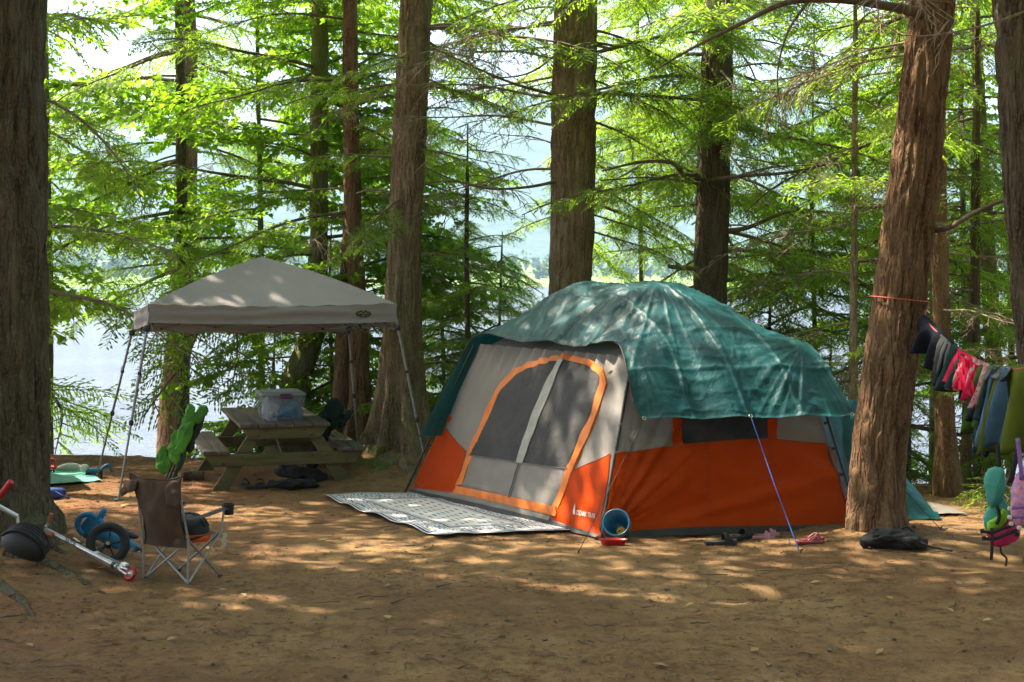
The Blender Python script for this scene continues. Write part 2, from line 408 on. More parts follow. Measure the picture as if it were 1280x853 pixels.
V, Fc = litter(330, -6, 6, 6.8, 20, .07, .05, .010); tag(link('leaf_litter', np_mesh('ll', V, Fc, False), None, M['dry_leaf']), 'dry yellow leaves scattered thinly over the soil', 'leaves', kind='stuff')
mb = MB()
for k in range(500):
    x = random.uniform(-6.5, 6.5); y = 6.8 + 13 * random.random() ** 1.5
    if y > float(shore(x)) - .3: continue
    r_ = random.uniform(.008, .022); z = gz(x, y) + r_ * .3; v = []
    for (a, c) in ((0, -1), (1, 0), (2, 0), (3, 0), (4, 0), (0, 1)):
        an = a * 1.256 + k; q = abs(c); v.append((x + (1 - q) * math.cos(an) * r_ * random.uniform(.8, 1.4), y + (1 - q) * math.sin(an) * r_ * random.uniform(.8, 1.4), z + c * r_ * .6))
    mb.add(v, [(0, 1 + (i + 1) % 5, 1 + i) for i in range(5)] + [(5, 1 + i, 1 + (i + 1) % 5) for i in range(5)])
tag(mb.build('pebbles', pm('pebble', (.20, .155, .115), (.085, .06, .045), 2, .9), smooth=False), 'small stones and cones strewn over the bare soil', 'stones', kind='stuff')
mb = MB()
for k in range(260):
    x = random.uniform(-6, 6); y = 6.9 + 11 * random.random() ** 1.4; a = random.uniform(0, 6.28); l = random.uniform(.06, .22)
    if y > float(shore(x)) - .3: continue
    pts = [(x + math.cos(a + .3 * math.sin(j)) * l * (j / 3 - .5), y + math.sin(a + .4 * math.cos(j * 2 + k)) * l * (j / 3 - .5), gz(x, y) + .012 + .006 * (j % 2)) for j in range(4)]
    mb.tube(pts, [.005, .0045, .004, .002], 5)
tag(mb.build('fallen_twigs', M['twig']), 'short fallen twigs lying over the bare soil', 'twigs', kind='stuff')

# ------------------------------------------------------------------ foliage meshes shared by all boughs
class Leaves:
    def __init__(s): s.Q = []; s.W = MB()
    def quad(s, p, d, n_, l, w):      # narrow pointed leaf from p along d
        sd = d.cross(n_); sd = sd.normalized() * (w * .5)
        s.Q.append((p, p + d * (l * .45) + sd, p + d * l, p + d * (l * .45) - sd))
    def mesh(s, name, leafmat, woodmat):
        V = np.array([tuple(v) for q in s.Q for v in q], float).reshape(-1, 3); Fq = np.arange(len(V)).reshape(-1, 4)
        WV = np.concatenate(s.W.V) if s.W.V else np.zeros((0, 3)); fs = [Fq]; mi = [np.zeros(len(Fq))]
        if len(WV):
            for L_ in (s.W.Fq, s.W.Ft):
                if L_: f = np.concatenate(L_) + len(V); fs.append(f); mi.append(np.ones(len(f)))
        # keep quads before tris
        me = np_mesh(name, np.concatenate([V, WV]), fs, False, np.concatenate(mi))
        me.materials.append(leafmat); me.materials.append(woodmat); return me
def limb_path(L, rnd, droop, n=9):
    wy = rnd.uniform(-.12, .12); w2 = rnd.uniform(-.1, .1); pts = []
    for i in range(n + 1):
        t = i / n; pts.append(Vector((L * t, L * (wy * math.sin(t * 3.1) + w2 * t * t), L * (.10 * t - droop * t * t) + .02 * math.sin(t * 9 + wy * 50))))
    return pts
def lerp_path(p, t):
    f = t * (len(p) - 1); i = min(int(f), len(p) - 2); return p[i].lerp(p[i + 1], f - i), (p[i + 1] - p[i]).normalized()
def hemlock_bough(seed, L=2.5, wide=.85, dens=1.0, mat='hemlock', droop=.22, start=.14):
    rnd = random.Random(seed); lv = Leaves(); path = limb_path(L, rnd, droop)
    lv.W.tube(path, [.020 * (1 - i / len(path)) + .003 for i in range(len(path))], 6, False)
    n2 = int(L * 10.5 * dens)
    for k in range(n2):
        t = start + (1 - start) * (k + rnd.random() * .7) / n2
        if rnd.random() < .10: continue
        p, d = lerp_path(path, min(t, .999)); side = 1 if k % 2 else -1
        prof = min(1, (t - start) / .22 + .25) * (1 - .80 * ((t - .25) / .75) ** 1.3 if t > .25 else 1)
        l2 = wide * prof * rnd.uniform(.65, 1.15)
        ang = side * R(rnd.uniform(42, 66)); hd = Vector((d.x * math.cos(ang) - d.y * math.sin(ang), d.x * math.sin(ang) + d.y * math.cos(ang), d.z * .5 + rnd.uniform(-.45, .12))).normalized()
        ns = max(3, int(l2 / .028)); q = p.copy(); pts2 = [p.copy()]; dr = rnd.uniform(.3, 1.1)
        roll = rnd.uniform(-.9, .9)
        for j in range(ns):
            s_ = j / ns; cd = (hd + Vector((0, 0, -dr * s_ * s_))).normalized(); q = q + cd * (l2 / ns); pts2.append(q.copy())
            up = (Vector((0, 0, 1)) + cd.cross(Vector((0, 0, 1))) * roll).normalized()
            sidev = cd.cross(up).normalized()
            for sd in (-1, 1):
                if rnd.random() < .10: continue
                l3 = (.20 * (1 - s_) ** .8 + .035) * rnd.uniform(.6, 1.15) * (.7 + .3 * wide)
                td = (cd * rnd.uniform(.55, .95) + sidev * sd + Vector((0, 0, rnd.uniform(-.5, .15)))).normalized()
                nl = max(1, round(l3 / .042)); r = q.copy()
                for m_ in range(nl):
                    ll = l3 / nl * 1.25; wd = rnd.uniform(.012, .021)
                    nn = (up + Vector((rnd.uniform(-.9, .9), rnd.uniform(-.9, .9), 0))).normalized()
                    lv.quad(r, td, nn, ll, wd); r = r + td * (l3 / nl)
                    td = (td + Vector((rnd.uniform(-.18, .18), rnd.uniform(-.18, .18), rnd.uniform(-.16, .04)))).normalized()
        lv.W.tube([pts2[0], pts2[len(pts2) // 2], pts2[-1]], [.006, .004, .0015], 4, False)
    return lv.mesh('hemlock_bough', M[mat], M['twig'])
def leafy_bough(seed, L=1.7, wide=.85, size=.095, dens=1.35):
    rnd = random.Random(seed); lv = Leaves(); path = limb_path(L, rnd, .12)
    lv.W.tube(path, [.012 * (1 - i / len(path)) + .002 for i in range(len(path))], 5, False)
    T = []
    def leaf(p, d):
        nn = (Vector((0, 0, 1)) + Vector((rnd.uniform(-.55, .55), rnd.uniform(-.55, .55), 0))).normalized()
        sd = d.cross(nn).normalized(); nn = sd.cross(d).normalized(); s = size * rnd.uniform(.65, 1.25); f = nn * (s * .14)
        a = p + d * s * .18
        v = [a, a + d * s * .16 + sd * s * .34 + f, a + d * s * .55 + sd * s * .42 + f, a + d * s * .58 + sd * s * .16, a + d * s * 1.05 - nn * s * .12, a + d * s * .58 - sd * s * .16, a + d * s * .55 - sd * s * .42 + f, a + d * s * .16 - sd * s * .34 + f]
        T.append(v)
    n2 = int(L * 9 * dens)
    for k in range(n2):
        t = .15 + .85 * (k + rnd.random() * .8) / n2; p, d = lerp_path(path, min(t, .999)); side = 1 if k % 2 else -1
        l2 = wide * (1.05 - .75 * t) * rnd.uniform(.5, 1.15); ang = side * R(rnd.uniform(30, 75))
        hd = Vector((d.x * math.cos(ang) - d.y * math.sin(ang), d.x * math.sin(ang) + d.y * math.cos(ang), rnd.uniform(-.35, .35))).normalized()
        n = max(2, int(l2 / .055)); q = p.copy(); pts = [p.copy()]
        for j in range(n):
            cd = (hd + Vector((rnd.uniform(-.2, .2), rnd.uniform(-.2, .2), -.25 * j / n))).normalized(); q = q + cd * (l2 / n); pts.append(q.copy())
            for sd in ((-1, 1) if rnd.random() < .6 else (rnd.choice((-1, 1)),)):
                s_ = cd.cross(Vector((0, 0, 1))).normalized() * sd
                leaf(q, (cd * rnd.uniform(.2, .8) + s_ * rnd.uniform(.5, 1) + Vector((0, 0, rnd.uniform(-.7, .05)))).normalized())
        leaf(q, hd); lv.W.tube(pts, [.004 * (1 - j / len(pts)) + .001 for j in range(len(pts))], 4, False)
    V = np.array([tuple(v) for q in T for v in q]).reshape(-1, 3); b0 = np.arange(len(T))[:, None] * 8
    tri = np.concatenate([b0 + np.array(f) for f in ((0, 1, 2), (0, 2, 3), (0, 3, 4), (0, 4, 5), (0, 5, 6), (0, 6, 7))])
    WV = np.concatenate(lv.W.V); wq = np.concatenate(lv.W.Fq) + len(V)
    me = np_mesh('leafy_bough', np.concatenate([V, WV]), [tri, wq], False, np.concatenate([np.zeros(len(tri)), np.ones(len(wq))]))
    me.materials.append(M['maple']); me.materials.append(M['twig']); return me
def bare_bough(seed, L=2.0):
    rnd = random.Random(seed); w = MB(); path = limb_path(L, rnd, rnd.uniform(.05, .28), 10)
    w.tube(path, [.014 * (1 - i / len(path)) + .003 for i in range(len(path))], 6, False)
    def twig(p, d, l, dep):
        pts = [p]; q = p; n = 4
        for j in range(n):
            d = (d + Vector((rnd.uniform(-.3, .3), rnd.uniform(-.3, .3), rnd.uniform(-.3, .15)))).normalized(); q = q + d * (l / n); pts.append(q)
            if dep and rnd.random() < .75: twig(q, (d + Vector((rnd.uniform(-1, 1), rnd.uniform(-1, 1), rnd.uniform(-.5, .3)))).normalized(), l * rnd.uniform(.3, .55), dep - 1)
        w.tube(pts, [.0045 * (1 - j / len(pts)) * (1 if dep else .7) + .0016 for j in range(len(pts))], 4, False)
    for k in range(int(L * 6)):
        p, d = lerp_path(path, rnd.uniform(.2, .98)); a = rnd.choice((-1, 1)) * R(rnd.uniform(25, 70))
        twig(p, Vector((d.x * math.cos(a) - d.y * math.sin(a), d.x * math.sin(a) + d.y * math.cos(a), d.z + rnd.uniform(-.4, .2))).normalized(), rnd.uniform(.25, .8), 2)
    me = np_mesh('bare_bough', np.concatenate(w.V), np.concatenate(w.Fq)); me.materials.append(M['dead_twig']); return me
HEM = [hemlock_bough(100 + i, random.uniform(2.2, 2.7), random.uniform(.7, 1.0)) for i in range(6)]
FRESH = [hemlock_bough(200 + i, random.uniform(1.7, 2.3), random.uniform(.65, .9), 1.0, 'hemlock_fresh', .18, .08) for i in range(5)]
LEAFY = [leafy_bough(300 + i) for i in range(5)]
BARE = [bare_bough(400 + i, random.uniform(1.6, 2.6)) for i in range(4)]
KIND = {'h': (HEM, 'bough'), 'f': (FRESH, 'bough'), 'l': (LEAFY, 'leafy_branch'), 'd': (BARE, 'bare_branch')}

# ------------------------------------------------------------------ trees
def trunk_mesh(pts, rad, seg=40, dz=.06, furrow=.02, seed=0, flare=.6, flare_h=.45, lobes=5, hi=6.5):
    """pts: centre line from the foot upwards; rad: radius at each point"""
    p = np.array([tuple(q) for q in pts]); d = np.concatenate([[0], np.cumsum(np.linalg.norm(np.diff(p, axis=0), axis=1))])
    zz = np.concatenate([np.arange(0, min(hi, d[-1]), dz), np.arange(min(hi, d[-1]), d[-1], .5), [d[-1]]])
    sp = np.array([tuple(q) for q in spline(pts, 8)]); ds = np.concatenate([[0], np.cumsum(np.linalg.norm(np.diff(sp, axis=0), axis=1))]); ds = ds / ds[-1] * d[-1]
    zf = np.linspace(0, d[-1], 400); cf = np.stack([np.interp(zf, d, p[:, k]) for k in range(3)], -1)
    for it in range(12): cf[1:-1] = (cf[:-2] + 2 * cf[1:-1] + cf[2:]) / 4
    c = np.stack([np.interp(zz, zf, cf[:, k]) for k in range(3)], -1)
    Rr = np.interp(zz, d, rad)
    th = np.linspace(0, 2 * np.pi, seg, endpoint=False)
    T, Zz = np.meshgrid(th, zz); RR = Rr[:, None]
    ct, st = np.cos(T), np.sin(T)
    fl = np.exp(-Zz / flare_h) * flare
    lob = .55 + .45 * np.cos(lobes * T + seed * 1.7 + .6 * np.sin(T * 2 + seed)) + .6 * (vnoise(ct * 1.6 + seed, st * 1.6, Zz * .8) - .5)
    r = RR * (1 + fl * np.clip(lob, .05, 2)) * (1 + .07 * (fbm(ct * 1.3 + seed, st * 1.3, Zz * .7, 2) - .5) * 2)
    f = 1 / max(.05, float(Rr.max()) * .22)
    wq = .7 * fbm(ct * 3, st * 3, Zz * 2, 2); g1 = np.abs(2 * vnoise(ct * RR * f + seed * 3.1 + wq, st * RR * f + wq, Zz * f * .15) - 1); g2 = np.abs(2 * vnoise(ct * RR * f * 1.9 + 7, st * RR * f * 1.9 + seed, Zz * f * .33) - 1)
    n1 = np.minimum(1, g1 * 2.6) ** .8 * .65 + np.minimum(1, g2 * 2.6) ** .8 * .35
    n2 = fbm(ct * RR * f * 3, st * RR * f * 3 + seed, Zz * f * .8, 3)
    r = r + furrow * ((n1 - .62) * 1.7 + (n2 - .5) * .9)
    A = np.stack([c[:, None, 0] + ct * r, c[:, None, 1] + st * r, np.broadcast_to(c[:, None, 2], r.shape)], -1)
    A[:2, :, 2] -= .15
    n = seg; k = len(zz); i = np.arange(k * n).reshape(k, n); j = np.roll(i, -1, 1)
    return np_mesh('trunk', A.reshape(-1, 3), np.stack([i[:-1], j[:-1], j[1:], i[1:]], -1).reshape(-1, 4))
class Tree:
    def __init__(s, name, line, rad, bark, label, group=None, cat='tree', **kw):
        """line: world points of the centre line from the foot up"""
        line = [Vector(q) for q in line]; s.line = line; s.base = line[0].copy()
        s.root = empty(name, s.base, label, cat, group)
        s.trunk = link('trunk', trunk_mesh([q - s.base for q in line], rad, **kw), s.root, M[bark])
        s.rad = rad
    def at(s, z):
        zs = [q.z for q in s.line]
        return Vector((np.interp(z, zs, [q.x for q in s.line]), np.interp(z, zs, [q.y for q in s.line]), z)), float(np.interp(z, zs, s.rad))
    def bough(s, z, az, sc=1.0, tilt=0.0, kind='h', roll=0.0, yz=1.0, vi=None):
        var, nm = KIND[kind]; me = var[random.randrange(len(var)) if vi is None else vi % len(var)]
        o = bpy.data.objects.new(nm, me); COL.objects.link(o); o.parent = s.root
        c, r = s.at(z); a = R(az); c = c + Vector((math.cos(a), math.sin(a), 0)) * r * .5
        o.location = c - s.base; o.rotation_euler = (R(roll + random.uniform(-10, 10)), -R(tilt), a); o.scale = (sc, sc * yz, sc)
        return o
    def boughs(s, n, z0, z1, l0, l1, kinds='h', az=(0, 360), tilt=(-14, 12), avoid=None):
        k = 0
        while k < n:
            t = (k + random.random()) / n; a = random.uniform(*az)
            if avoid and (avoid[0] < (a % 360) < avoid[1]): continue
            s.bough(z0 + (z1 - z0) * t, a, (l0 + (l1 - l0) * t) * random.uniform(.7, 1.2), random.uniform(*tilt), random.choice(kinds)); k += 1
        return s
def pline(D, pts, base=None, top=13.0, lean=True):
    """a centre line at distance D through places of the photograph, foot on the ground, carried on above the frame"""
    q = [P(x, y, D) for x, y in pts]
    if base is not None: q = [base] + q
    d = (q[-1] - q[-2]); k = (top - q[-1].z) / d.z; e = q[-1] + Vector((d.x * k * .6, 0, top - q[-1].z)); q.append(q[-1].lerp(e, .4)); q.append(e)
    return q
# ---- the trees one can tell apart
b0 = GD(-14, 11.9)
t1 = Tree('hemlock_tree', pline(11.9, [(-8, 560), (-4, 300), (-6, 0)], b0), [.42, .39, .375, .36, .33, .2], 'bark_dark', 'dark furrowed trunk with spreading roots behind the leaning scooter', seg=110, dz=.035, furrow=.035, seed=1, flare=.6, flare_h=.22, hi=5)
b0 = G(214, 570)
t2 = Tree('hemlock_tree', pline(b0.y, [(217, 500), (228, 380), (233, 240), (234, 60), (233, 0)], b0), [.33, .24, .20, .18, .165, .14, .12, .05], 'bark_red', 'straight reddish trunk on the bank left of the picnic table', seg=64, dz=.05, furrow=.014, seed=2, flare=.5)
b0 = GD(446, 19.9)
t3 = Tree('hemlock_tree', pline(19.9, [(450, 500), (447, 380), (441, 260), (438, 100), (437, 0)], b0), [.20, .125, .115, .11, .10, .09, .08, .04], 'bark_red', 'slim twin-stemmed trunk between the canopy and the great rooted trunk', seg=48, dz=.05, furrow=.012, seed=3, flare=.6)
st = pline(20.1, [(428, 500), (433, 380), (438, 240)], GD(423, 20.1), top=6.5)
link('second_stem', trunk_mesh([q - t3.base for q in st], [.20, .13, .10, .075, .05, .02], 40, .06, .01, 13, .5), t3.root, M['bark_red'])
b0 = GD(499, 18.6)
t4 = Tree('hemlock_tree', pline(18.6, [(500, 540), (503, 420), (507, 300), (513, 150), (521, 0)], b0), [.31, .265, .215, .20, .195, .19, .17, .09], 'bark_grey', 'great trunk with a mossy flared foot behind the canopy leg', seg=110, dz=.04, furrow=.02, seed=4, flare=.8, flare_h=.5, lobes=6)
b0 = GD(356, 21.2)
t5 = Tree('maple_tree', pline(21.2, [(372, 470), (392, 415), (399, 300), (399, 100), (400, 0)], b0), [.24, .2, .17, .13, .12, .11, .1, .05], 'bark_moss', 'mossy leaning trunk rising behind the clear storage bin', seg=40, dz=.07, furrow=.01, seed=5)
b0 = GD(711, 18.0)
t6 = Tree('hemlock_tree', pline(18.0, [(712, 480), (713, 360), (716, 200), (720, 0)], b0), [.31, .265, .252, .248, .245, .22, .12], 'bark_grey', 'thick straight trunk standing directly behind the tarp ridge', seg=112, dz=.04, furrow=.024, seed=6, flare=.4)
b0 = GD(882, 18.4)
t7 = Tree('hemlock_tree', pline(18.4, [(884, 480), (887, 360), (892, 200), (900, 0)], b0), [.26, .215, .205, .19, .175, .15, .08], 'bark_dark', 'straight dark trunk with drooping boughs behind the tarp', seg=80, dz=.045, furrow=.018, seed=7, flare=.4)
b0 = GD(1096, 12.9)
t8 = Tree('hemlock_tree', pline(12.9, [(1099, 560), (1121, 400), (1145, 200), (1166, 0)], b0), [.24, .225, .218, .20, .172, .16, .08], 'bark_red', 'leaning reddish trunk with a red rope tied round it', seg=112, dz=.03, furrow=.024, seed=8, flare=.35, flare_h=.12, hi=5.5)
b0 = GD(1352, 11.7)
t9 = Tree('hemlock_tree', pline(11.7, [(1328, 500), (1309, 350), (1295, 150), (1288, 0)], b0), [.33, .285, .27, .265, .26, .2, .1], 'bark_dark', 'dark trunk beside the olive towel at the end of the clothesline', seg=96, dz=.04, furrow=.028, seed=9, flare=.4, hi=5)
def slim(px, D, xs, rad, bark, label, base_y=None, top=9, name='slim_tree', group=None, **kw):
    b = GD(px, D); r0 = rad
    return Tree(name, pline(D, xs, b, top), [r0 * 1.35, r0] + [r0 * (1 - .12 * i) for i in range(1, len(xs))] + [r0 * .4, r0 * .15], bark, label, group, **dict(dict(seg=28, dz=.08, furrow=.008, flare=.5, flare_h=.3), **kw))
t10 = slim(1186, 16.2, [(1181, 540), (1177, 420), (1174, 260), (1172, 0)], .105, 'bark_red', 'reddish trunk rooted on the bank between rope tree and life jackets', seed=10)
t11 = slim(1238, 18.6, [(1242, 450), (1236, 330), (1228, 200), (1218, 0)], .10, 'bark_moss', 'mossy blotched trunk seen above the hanging clothes', seed=11)
t12 = slim(1206, 16.6, [(1210, 500), (1216, 380), (1219, 200)], .045, 'bark_grey', 'thin grey pole-like trunk next to the reddish bank trunk', seed=12, top=6)
t13 = slim(1223, 16.5, [(1222, 500), (1221, 400), (1222, 250)], .038, 'bark_dark', 'thinnest dark stem just left of the teal life jacket', seed=13, top=6)
t14 = slim(1066, 17.0, [(1066, 520), (1067, 400), (1068, 280), (1069, 120)], .05, 'bark_pale', 'thin pale sapling stem left of the roped trunk', seed=14, top=7)
t15 = slim(585, 19.6, [(585, 420), (583, 320), (584, 240)], .032, 'bark_dark', 'young hemlock sapling between great trunk and tent', seed=15, top=4.2, name='hemlock_sapling')
# boughs: (height, azimuth: 0 right, 90 away, 180 left, 270 towards the camera)
def hemset(t, rows):
    for r in rows: t.bough(*r)
t2.boughs(24, 2.0, 6.9, 1.2, 1.35, 'ffh', tilt=(-26, 4), avoid=(215, 325)); t2.boughs(5, 1.6, 5.5, .7, .9, 'd')
t3.boughs(14, 2.1, 6.9, .95, 1.2, 'ffh', tilt=(-24, 4), avoid=(215, 325)); t3.boughs(6, 1.5, 5.0, .6, .8, 'd')
t4.boughs(8, 3.4, 6.9, 1.0, 1.3, 'hf', avoid=(225, 315)); t4.boughs(7, 2.0, 5.6, .7, 1.0, 'd', az=(-40, 60)); t4.boughs(5, 2.4, 5.4, .5, .6, 'h', az=(190, 350), tilt=(-30, -5))
t5.boughs(33, .9, 6.9, 1.15, 1.4, 'llf')
t6.boughs(8, 4.2, 6.9, 1.0, 1.3, 'h', avoid=(225, 320)); t6.boughs(9, 3.4, 5.6, .9, 1.2, 'd', az=(150, 215))
t6.boughs(8, 2.6, 5.4, .6, .85, 'h', az=(-30, 60), tilt=(-30, -8))
t7.boughs(18, 2.2, 6.9, 1.0, 1.25, 'hf', tilt=(-28, 2)); t7.boughs(7, 4.0, 6.2, .55, .75, 'h', az=(230, 310), tilt=(-35, -12)); t7.boughs(7, 2.2, 5.4, .8, 1.1, 'd', az=(-60, 60))
t8.boughs(7, 4.9, 9.5, 1.0, 1.35, 'h', az=(60, 300)); t8.boughs(4, 3.9, 5.0, .7, 1.0, 'd', az=(110, 250))
t9.boughs(12, 5.2, 9.5, 1.2, 1.5, 'h')
t10.boughs(15, 1.6, 6.9, .85, 1.1, 'fff', tilt=(-24, 4)); t10.boughs(8, .6, 3.4, .6, .9, 'd')
t11.boughs(18, .9, 6.9, 1.0, 1.2, 'fff', tilt=(-24, 4)); t11.boughs(6, .4, 3, .6, .8, 'd')
t12.boughs(12, .8, 5.2, .6, .7, 'hd'); t13.boughs(10, .8, 5.0, .55, .7, 'hd')
t14.boughs(17, .5, 6.4, .72, .9, 'fffd', tilt=(-24, 4)); t15.boughs(40, -.2, 4.0, .85, .35, 'f', tilt=(-20, 10))
# ---- trees on the bank behind
def bank_tree(px, D, h, r, n, kinds, l0, l1, z0, label, kind='hemlock', az=(0, 360), bark='bark_dark', tilt=(-26, 6), avoid=None, group=None):
    X = (px - CX) / F * D; z = max(gz(X, D), LAKE_Z - .3)
    T = Tree(kind + '_tree', [(X, D, z), (X + .03, D, z + h * .3), (X - .04, D, z + h * .7), (X, D, z + h)], [r * 1.4, r, r * .7, r * .15], bark, label, group, seg=20, dz=.15, furrow=.008, seed=int(px) % 37, hi=8)
    zt = min(z + h - .2, 6.9); n = int(n * (.35 + .65 * (zt - z0) / (z + h - .2 - z0)))
    return T.boughs(n, z0, zt, l0, l1, kinds, az=az, tilt=tilt, avoid=avoid)
bank_tree(14, 20.5, 11, .12, 24, 'hff', 1.7, 1.3, .3, 'hemlock behind the dark trunk, its boughs hanging over the water')
bank_tree(-90, 23.0, 11, .12, 20, 'fl', 1.7, 1.4, 1.0, 'leafy hemlock reaching out past the dark trunk over the water')
bank_tree(227, 23.4, 11, .09, 29, 'fhll', 1.7, 1.3, 2.0, 'hemlock standing right behind the reddish bank trunk')
bank_tree(60, 23.2, 10, .05, 15, 'l', 1.7, 1.3, 2.2, 'broad-leaved tree beside the dark trunk above the aqua mat', 'maple', bark='bark_moss')
bank_tree(325, 22.6, 10, .045, 23, 'l', 1.5, 1.2, 2.4, 'airy broad-leaved tree rising behind the canopy peak', 'maple', bark='bark_moss')
bank_tree(345, 22.2, 2.9, .03, 19, 'l', .9, .6, -.6, 'low leafy bush behind the clear storage bin', 'maple', bark='bark_moss')
bank_tree(415, 22.0, 4.6, .035, 24, 'l', 1.0, .8, -.7, 'leafy young tree behind the dark green folded chair', 'maple', bark='bark_moss')
bank_tree(446, 22.3, 10, .08, 28, 'lf', 1.25, 1.0, .4, 'hemlock standing right behind the twin-stemmed trunk')
bank_tree(508, 21.4, 10, .08, 33, 'lf', 1.15, 1.0, -.2, 'mixed leafy tree hidden behind the great rooted trunk')
bank_tree(556, 22.2, 4.9, .035, 60, 'f', 1.05, .45, -.9, 'fresh green young hemlock between great trunk and sapling')
bank_tree(628, 21.0, 4.3, .03, 54, 'f', 1.0, .35, -.9, 'bright young hemlock beside the thick straight trunk')
bank_tree(600, 20.6, 2.6, .025, 25, 'fl', .85, .5, -.7, 'low feathery hemlock bush behind the left tent eave')
bank_tree(716, 21.2, 10, .09, 10, 'h', 1.1, 1.1, 2.6, 'hemlock hidden behind the thick straight trunk', az=(-60, 70))
bank_tree(889, 21.4, 10, .09, 43, 'ffh', 1.35, 1.1, 1.7, 'hemlock hidden behind the straight dark trunk')
bank_tree(800, 24.0, 11, .04, 13, 'h', 1.1, 1.1, 3.2, 'high sparse hemlock between the two trunks behind the tarp')
bank_tree(965, 20.2, 4.6, .03, 53, 'f', 1.0, .4, -.7, 'fresh young hemlock beyond the sloping right side of the tarp')
bank_tree(1018, 20.8, 7.5, .035, 54, 'ffl', 1.1, .7, -.5, 'tall young hemlock next to the thin pale sapling stem')
bank_tree(1040, 18.6, 3.0, .025, 28, 'f', .8, .4, -.4, 'low hemlock bush behind the right tarp corner')
bank_tree(1128, 18.2, 9, .07, 32, 'fff', 1.15, .9, -.3, 'hemlock hidden behind the leaning roped trunk')
bank_tree(1165, 21.5, 10, .05, 32, 'fl', 1.2, 1.0, .2, 'broad-leaved tree between roped trunk and reddish bank trunk', 'maple', bark='bark_moss')
bank_tree(1300, 17.4, 9, .08, 30, 'ffh', 1.25, 1.0, .2, 'hemlock behind the dark trunk at the clothesline end')
bank_tree(1205, 20.0, 9, .045, 27, 'ff', 1.1, .9, .0, 'slender hemlock behind the thin grey pole-like trunk')
bank_tree(1262, 21.6, 10, .045, 27, 'fl', 1.2, 1.0, .3, 'hemlock behind the mossy blotched trunk above the clothes')
# ---- singled-out limbs
def limb(tree, pts, r0, r1, name='limb', mat='twig', nv=None):
    q = spline(pts, 6); o = MB().tube(q, [r0 + (r1 - r0) * (i / (len(q) - 1)) ** .8 for i in range(len(q))], 8).build(name, M[mat], tree.root, world=True); return o
limb(t6, [P(700, 226, 17.9), P(660, 234, 17.6), P(612, 236, 17.4), (P(570, 226, 17.3)), P(528, 208, 17.2)], .022, .006)
limb(t6, [P(705, 122, 17.9), P(640, 104, 17.5), P(580, 78, 17.3), P(540, 60, 17.2)], .024, .006)
limb(t6, [P(705, 60, 17.9), P(660, 92, 17.6), P(600, 98, 17.5), P(556, 96, 17.4)], .016, .004)
limb(t7, [P(880, 222, 18.3), P(858, 222, 18.0), P(840, 204, 17.8), P(800, 203, 17.6), P(752, 214, 17.5)], .04, .012, mat='twig')
limb(t7, [P(880, 232, 18.3), P(850, 226, 18.0), P(806, 222, 17.7), P(750, 226, 17.6)], .022, .008)
limb(t7, [P(885, 226, 18.3), P(930, 220, 17.8), P(985, 216, 17.5), P(1040, 205, 17.3), P(1090, 206, 17.2)], .03, .008)
limb(t7, [P(880, 337, 18.3), P(850, 335, 18.1), P(836, 333, 18.0)], .03, .026, 'broken_stub')
limb(t7, [P(888, 290, 18.4), P(930, 286, 18.3), P(970, 270, 18.2), P(1000, 262, 18.2)], .04, .012)
limb(t8, [P(1158, 18, 12.8), P(1110, 8, 12.7), P(1050, 0, 12.6), P(985, 3, 12.5), P(930, 28, 12.4), P(870, 58, 12.3), P(812, 92, 12.2)], .05, .006)
limb(t8, [P(1010, 2, 12.55), P(985, 40, 12.3), P(972, 90, 12.2), P(975, 130, 12.2)], .014, .004, 'twig')
limb(t8, [P(1140, 290, 12.95), P(1182, 286, 12.8), P(1215, 268, 12.1), P(1245, 254, 11.9), P(1272, 247, 11.8)], .03, .012)
limb(t9, [P(1290, 12, 11.6), P(1230, 32, 10.9), P(1160, 45, 10.4), P(1110, 42, 10.3)], .012, .003, mat='dead_twig')
# roots creeping over the soil
def root(tree, pix, r0, r1, mat):
    pts = [G(x, y) for x, y in pix]; q = spline(pts, 6); n = len(q)
    for i, v in enumerate(q): v.z = gz(v.x, v.y) - .25 * r0 - .4 * r1 * (i / n)
    o = MB().tube(q, [r0 + (r1 - r0) * (i / (n - 1)) for i in range(n)], 10).build('root', M[mat], tree.root, world=True)
    V = np.empty(len(o.data.vertices) * 3); o.data.vertices.foreach_get('co', V); V = V.reshape(-1, 3)
    V += (np.stack([fbm(V[:, 0] * 14, V[:, 1] * 14, V[:, 2] * 14 + k * 9, 3) for k in range(3)], -1) - .5) * .035
    o.data.vertices.foreach_set('co', V.ravel().astype(np.float32)); return o
root(t1, [(10, 690), (45, 700), (85, 716), (130, 742), (185, 772)], .085, .015, 'bark_dark')
root(t1, [(0, 735), (28, 752), (45, 775)], .07, .02, 'bark_dark')
root(t1, [(40, 668), (75, 690), (105, 700)], .07, .02, 'bark_dark')
root(t4, [(492, 575), (470, 580), (452, 578), (440, 585)], .14, .05, 'bark_moss')
root(t4, [(505, 578), (515, 592), (508, 600)], .13, .05, 'bark_grey')
root(t4, [(480, 566), (455, 560), (430, 566)], .12, .05, 'bark_moss')
root(t4, [(488, 578), (470, 590), (455, 596)], .08, .03, 'bark_moss')
CROWN_TREES = (t1, t8)
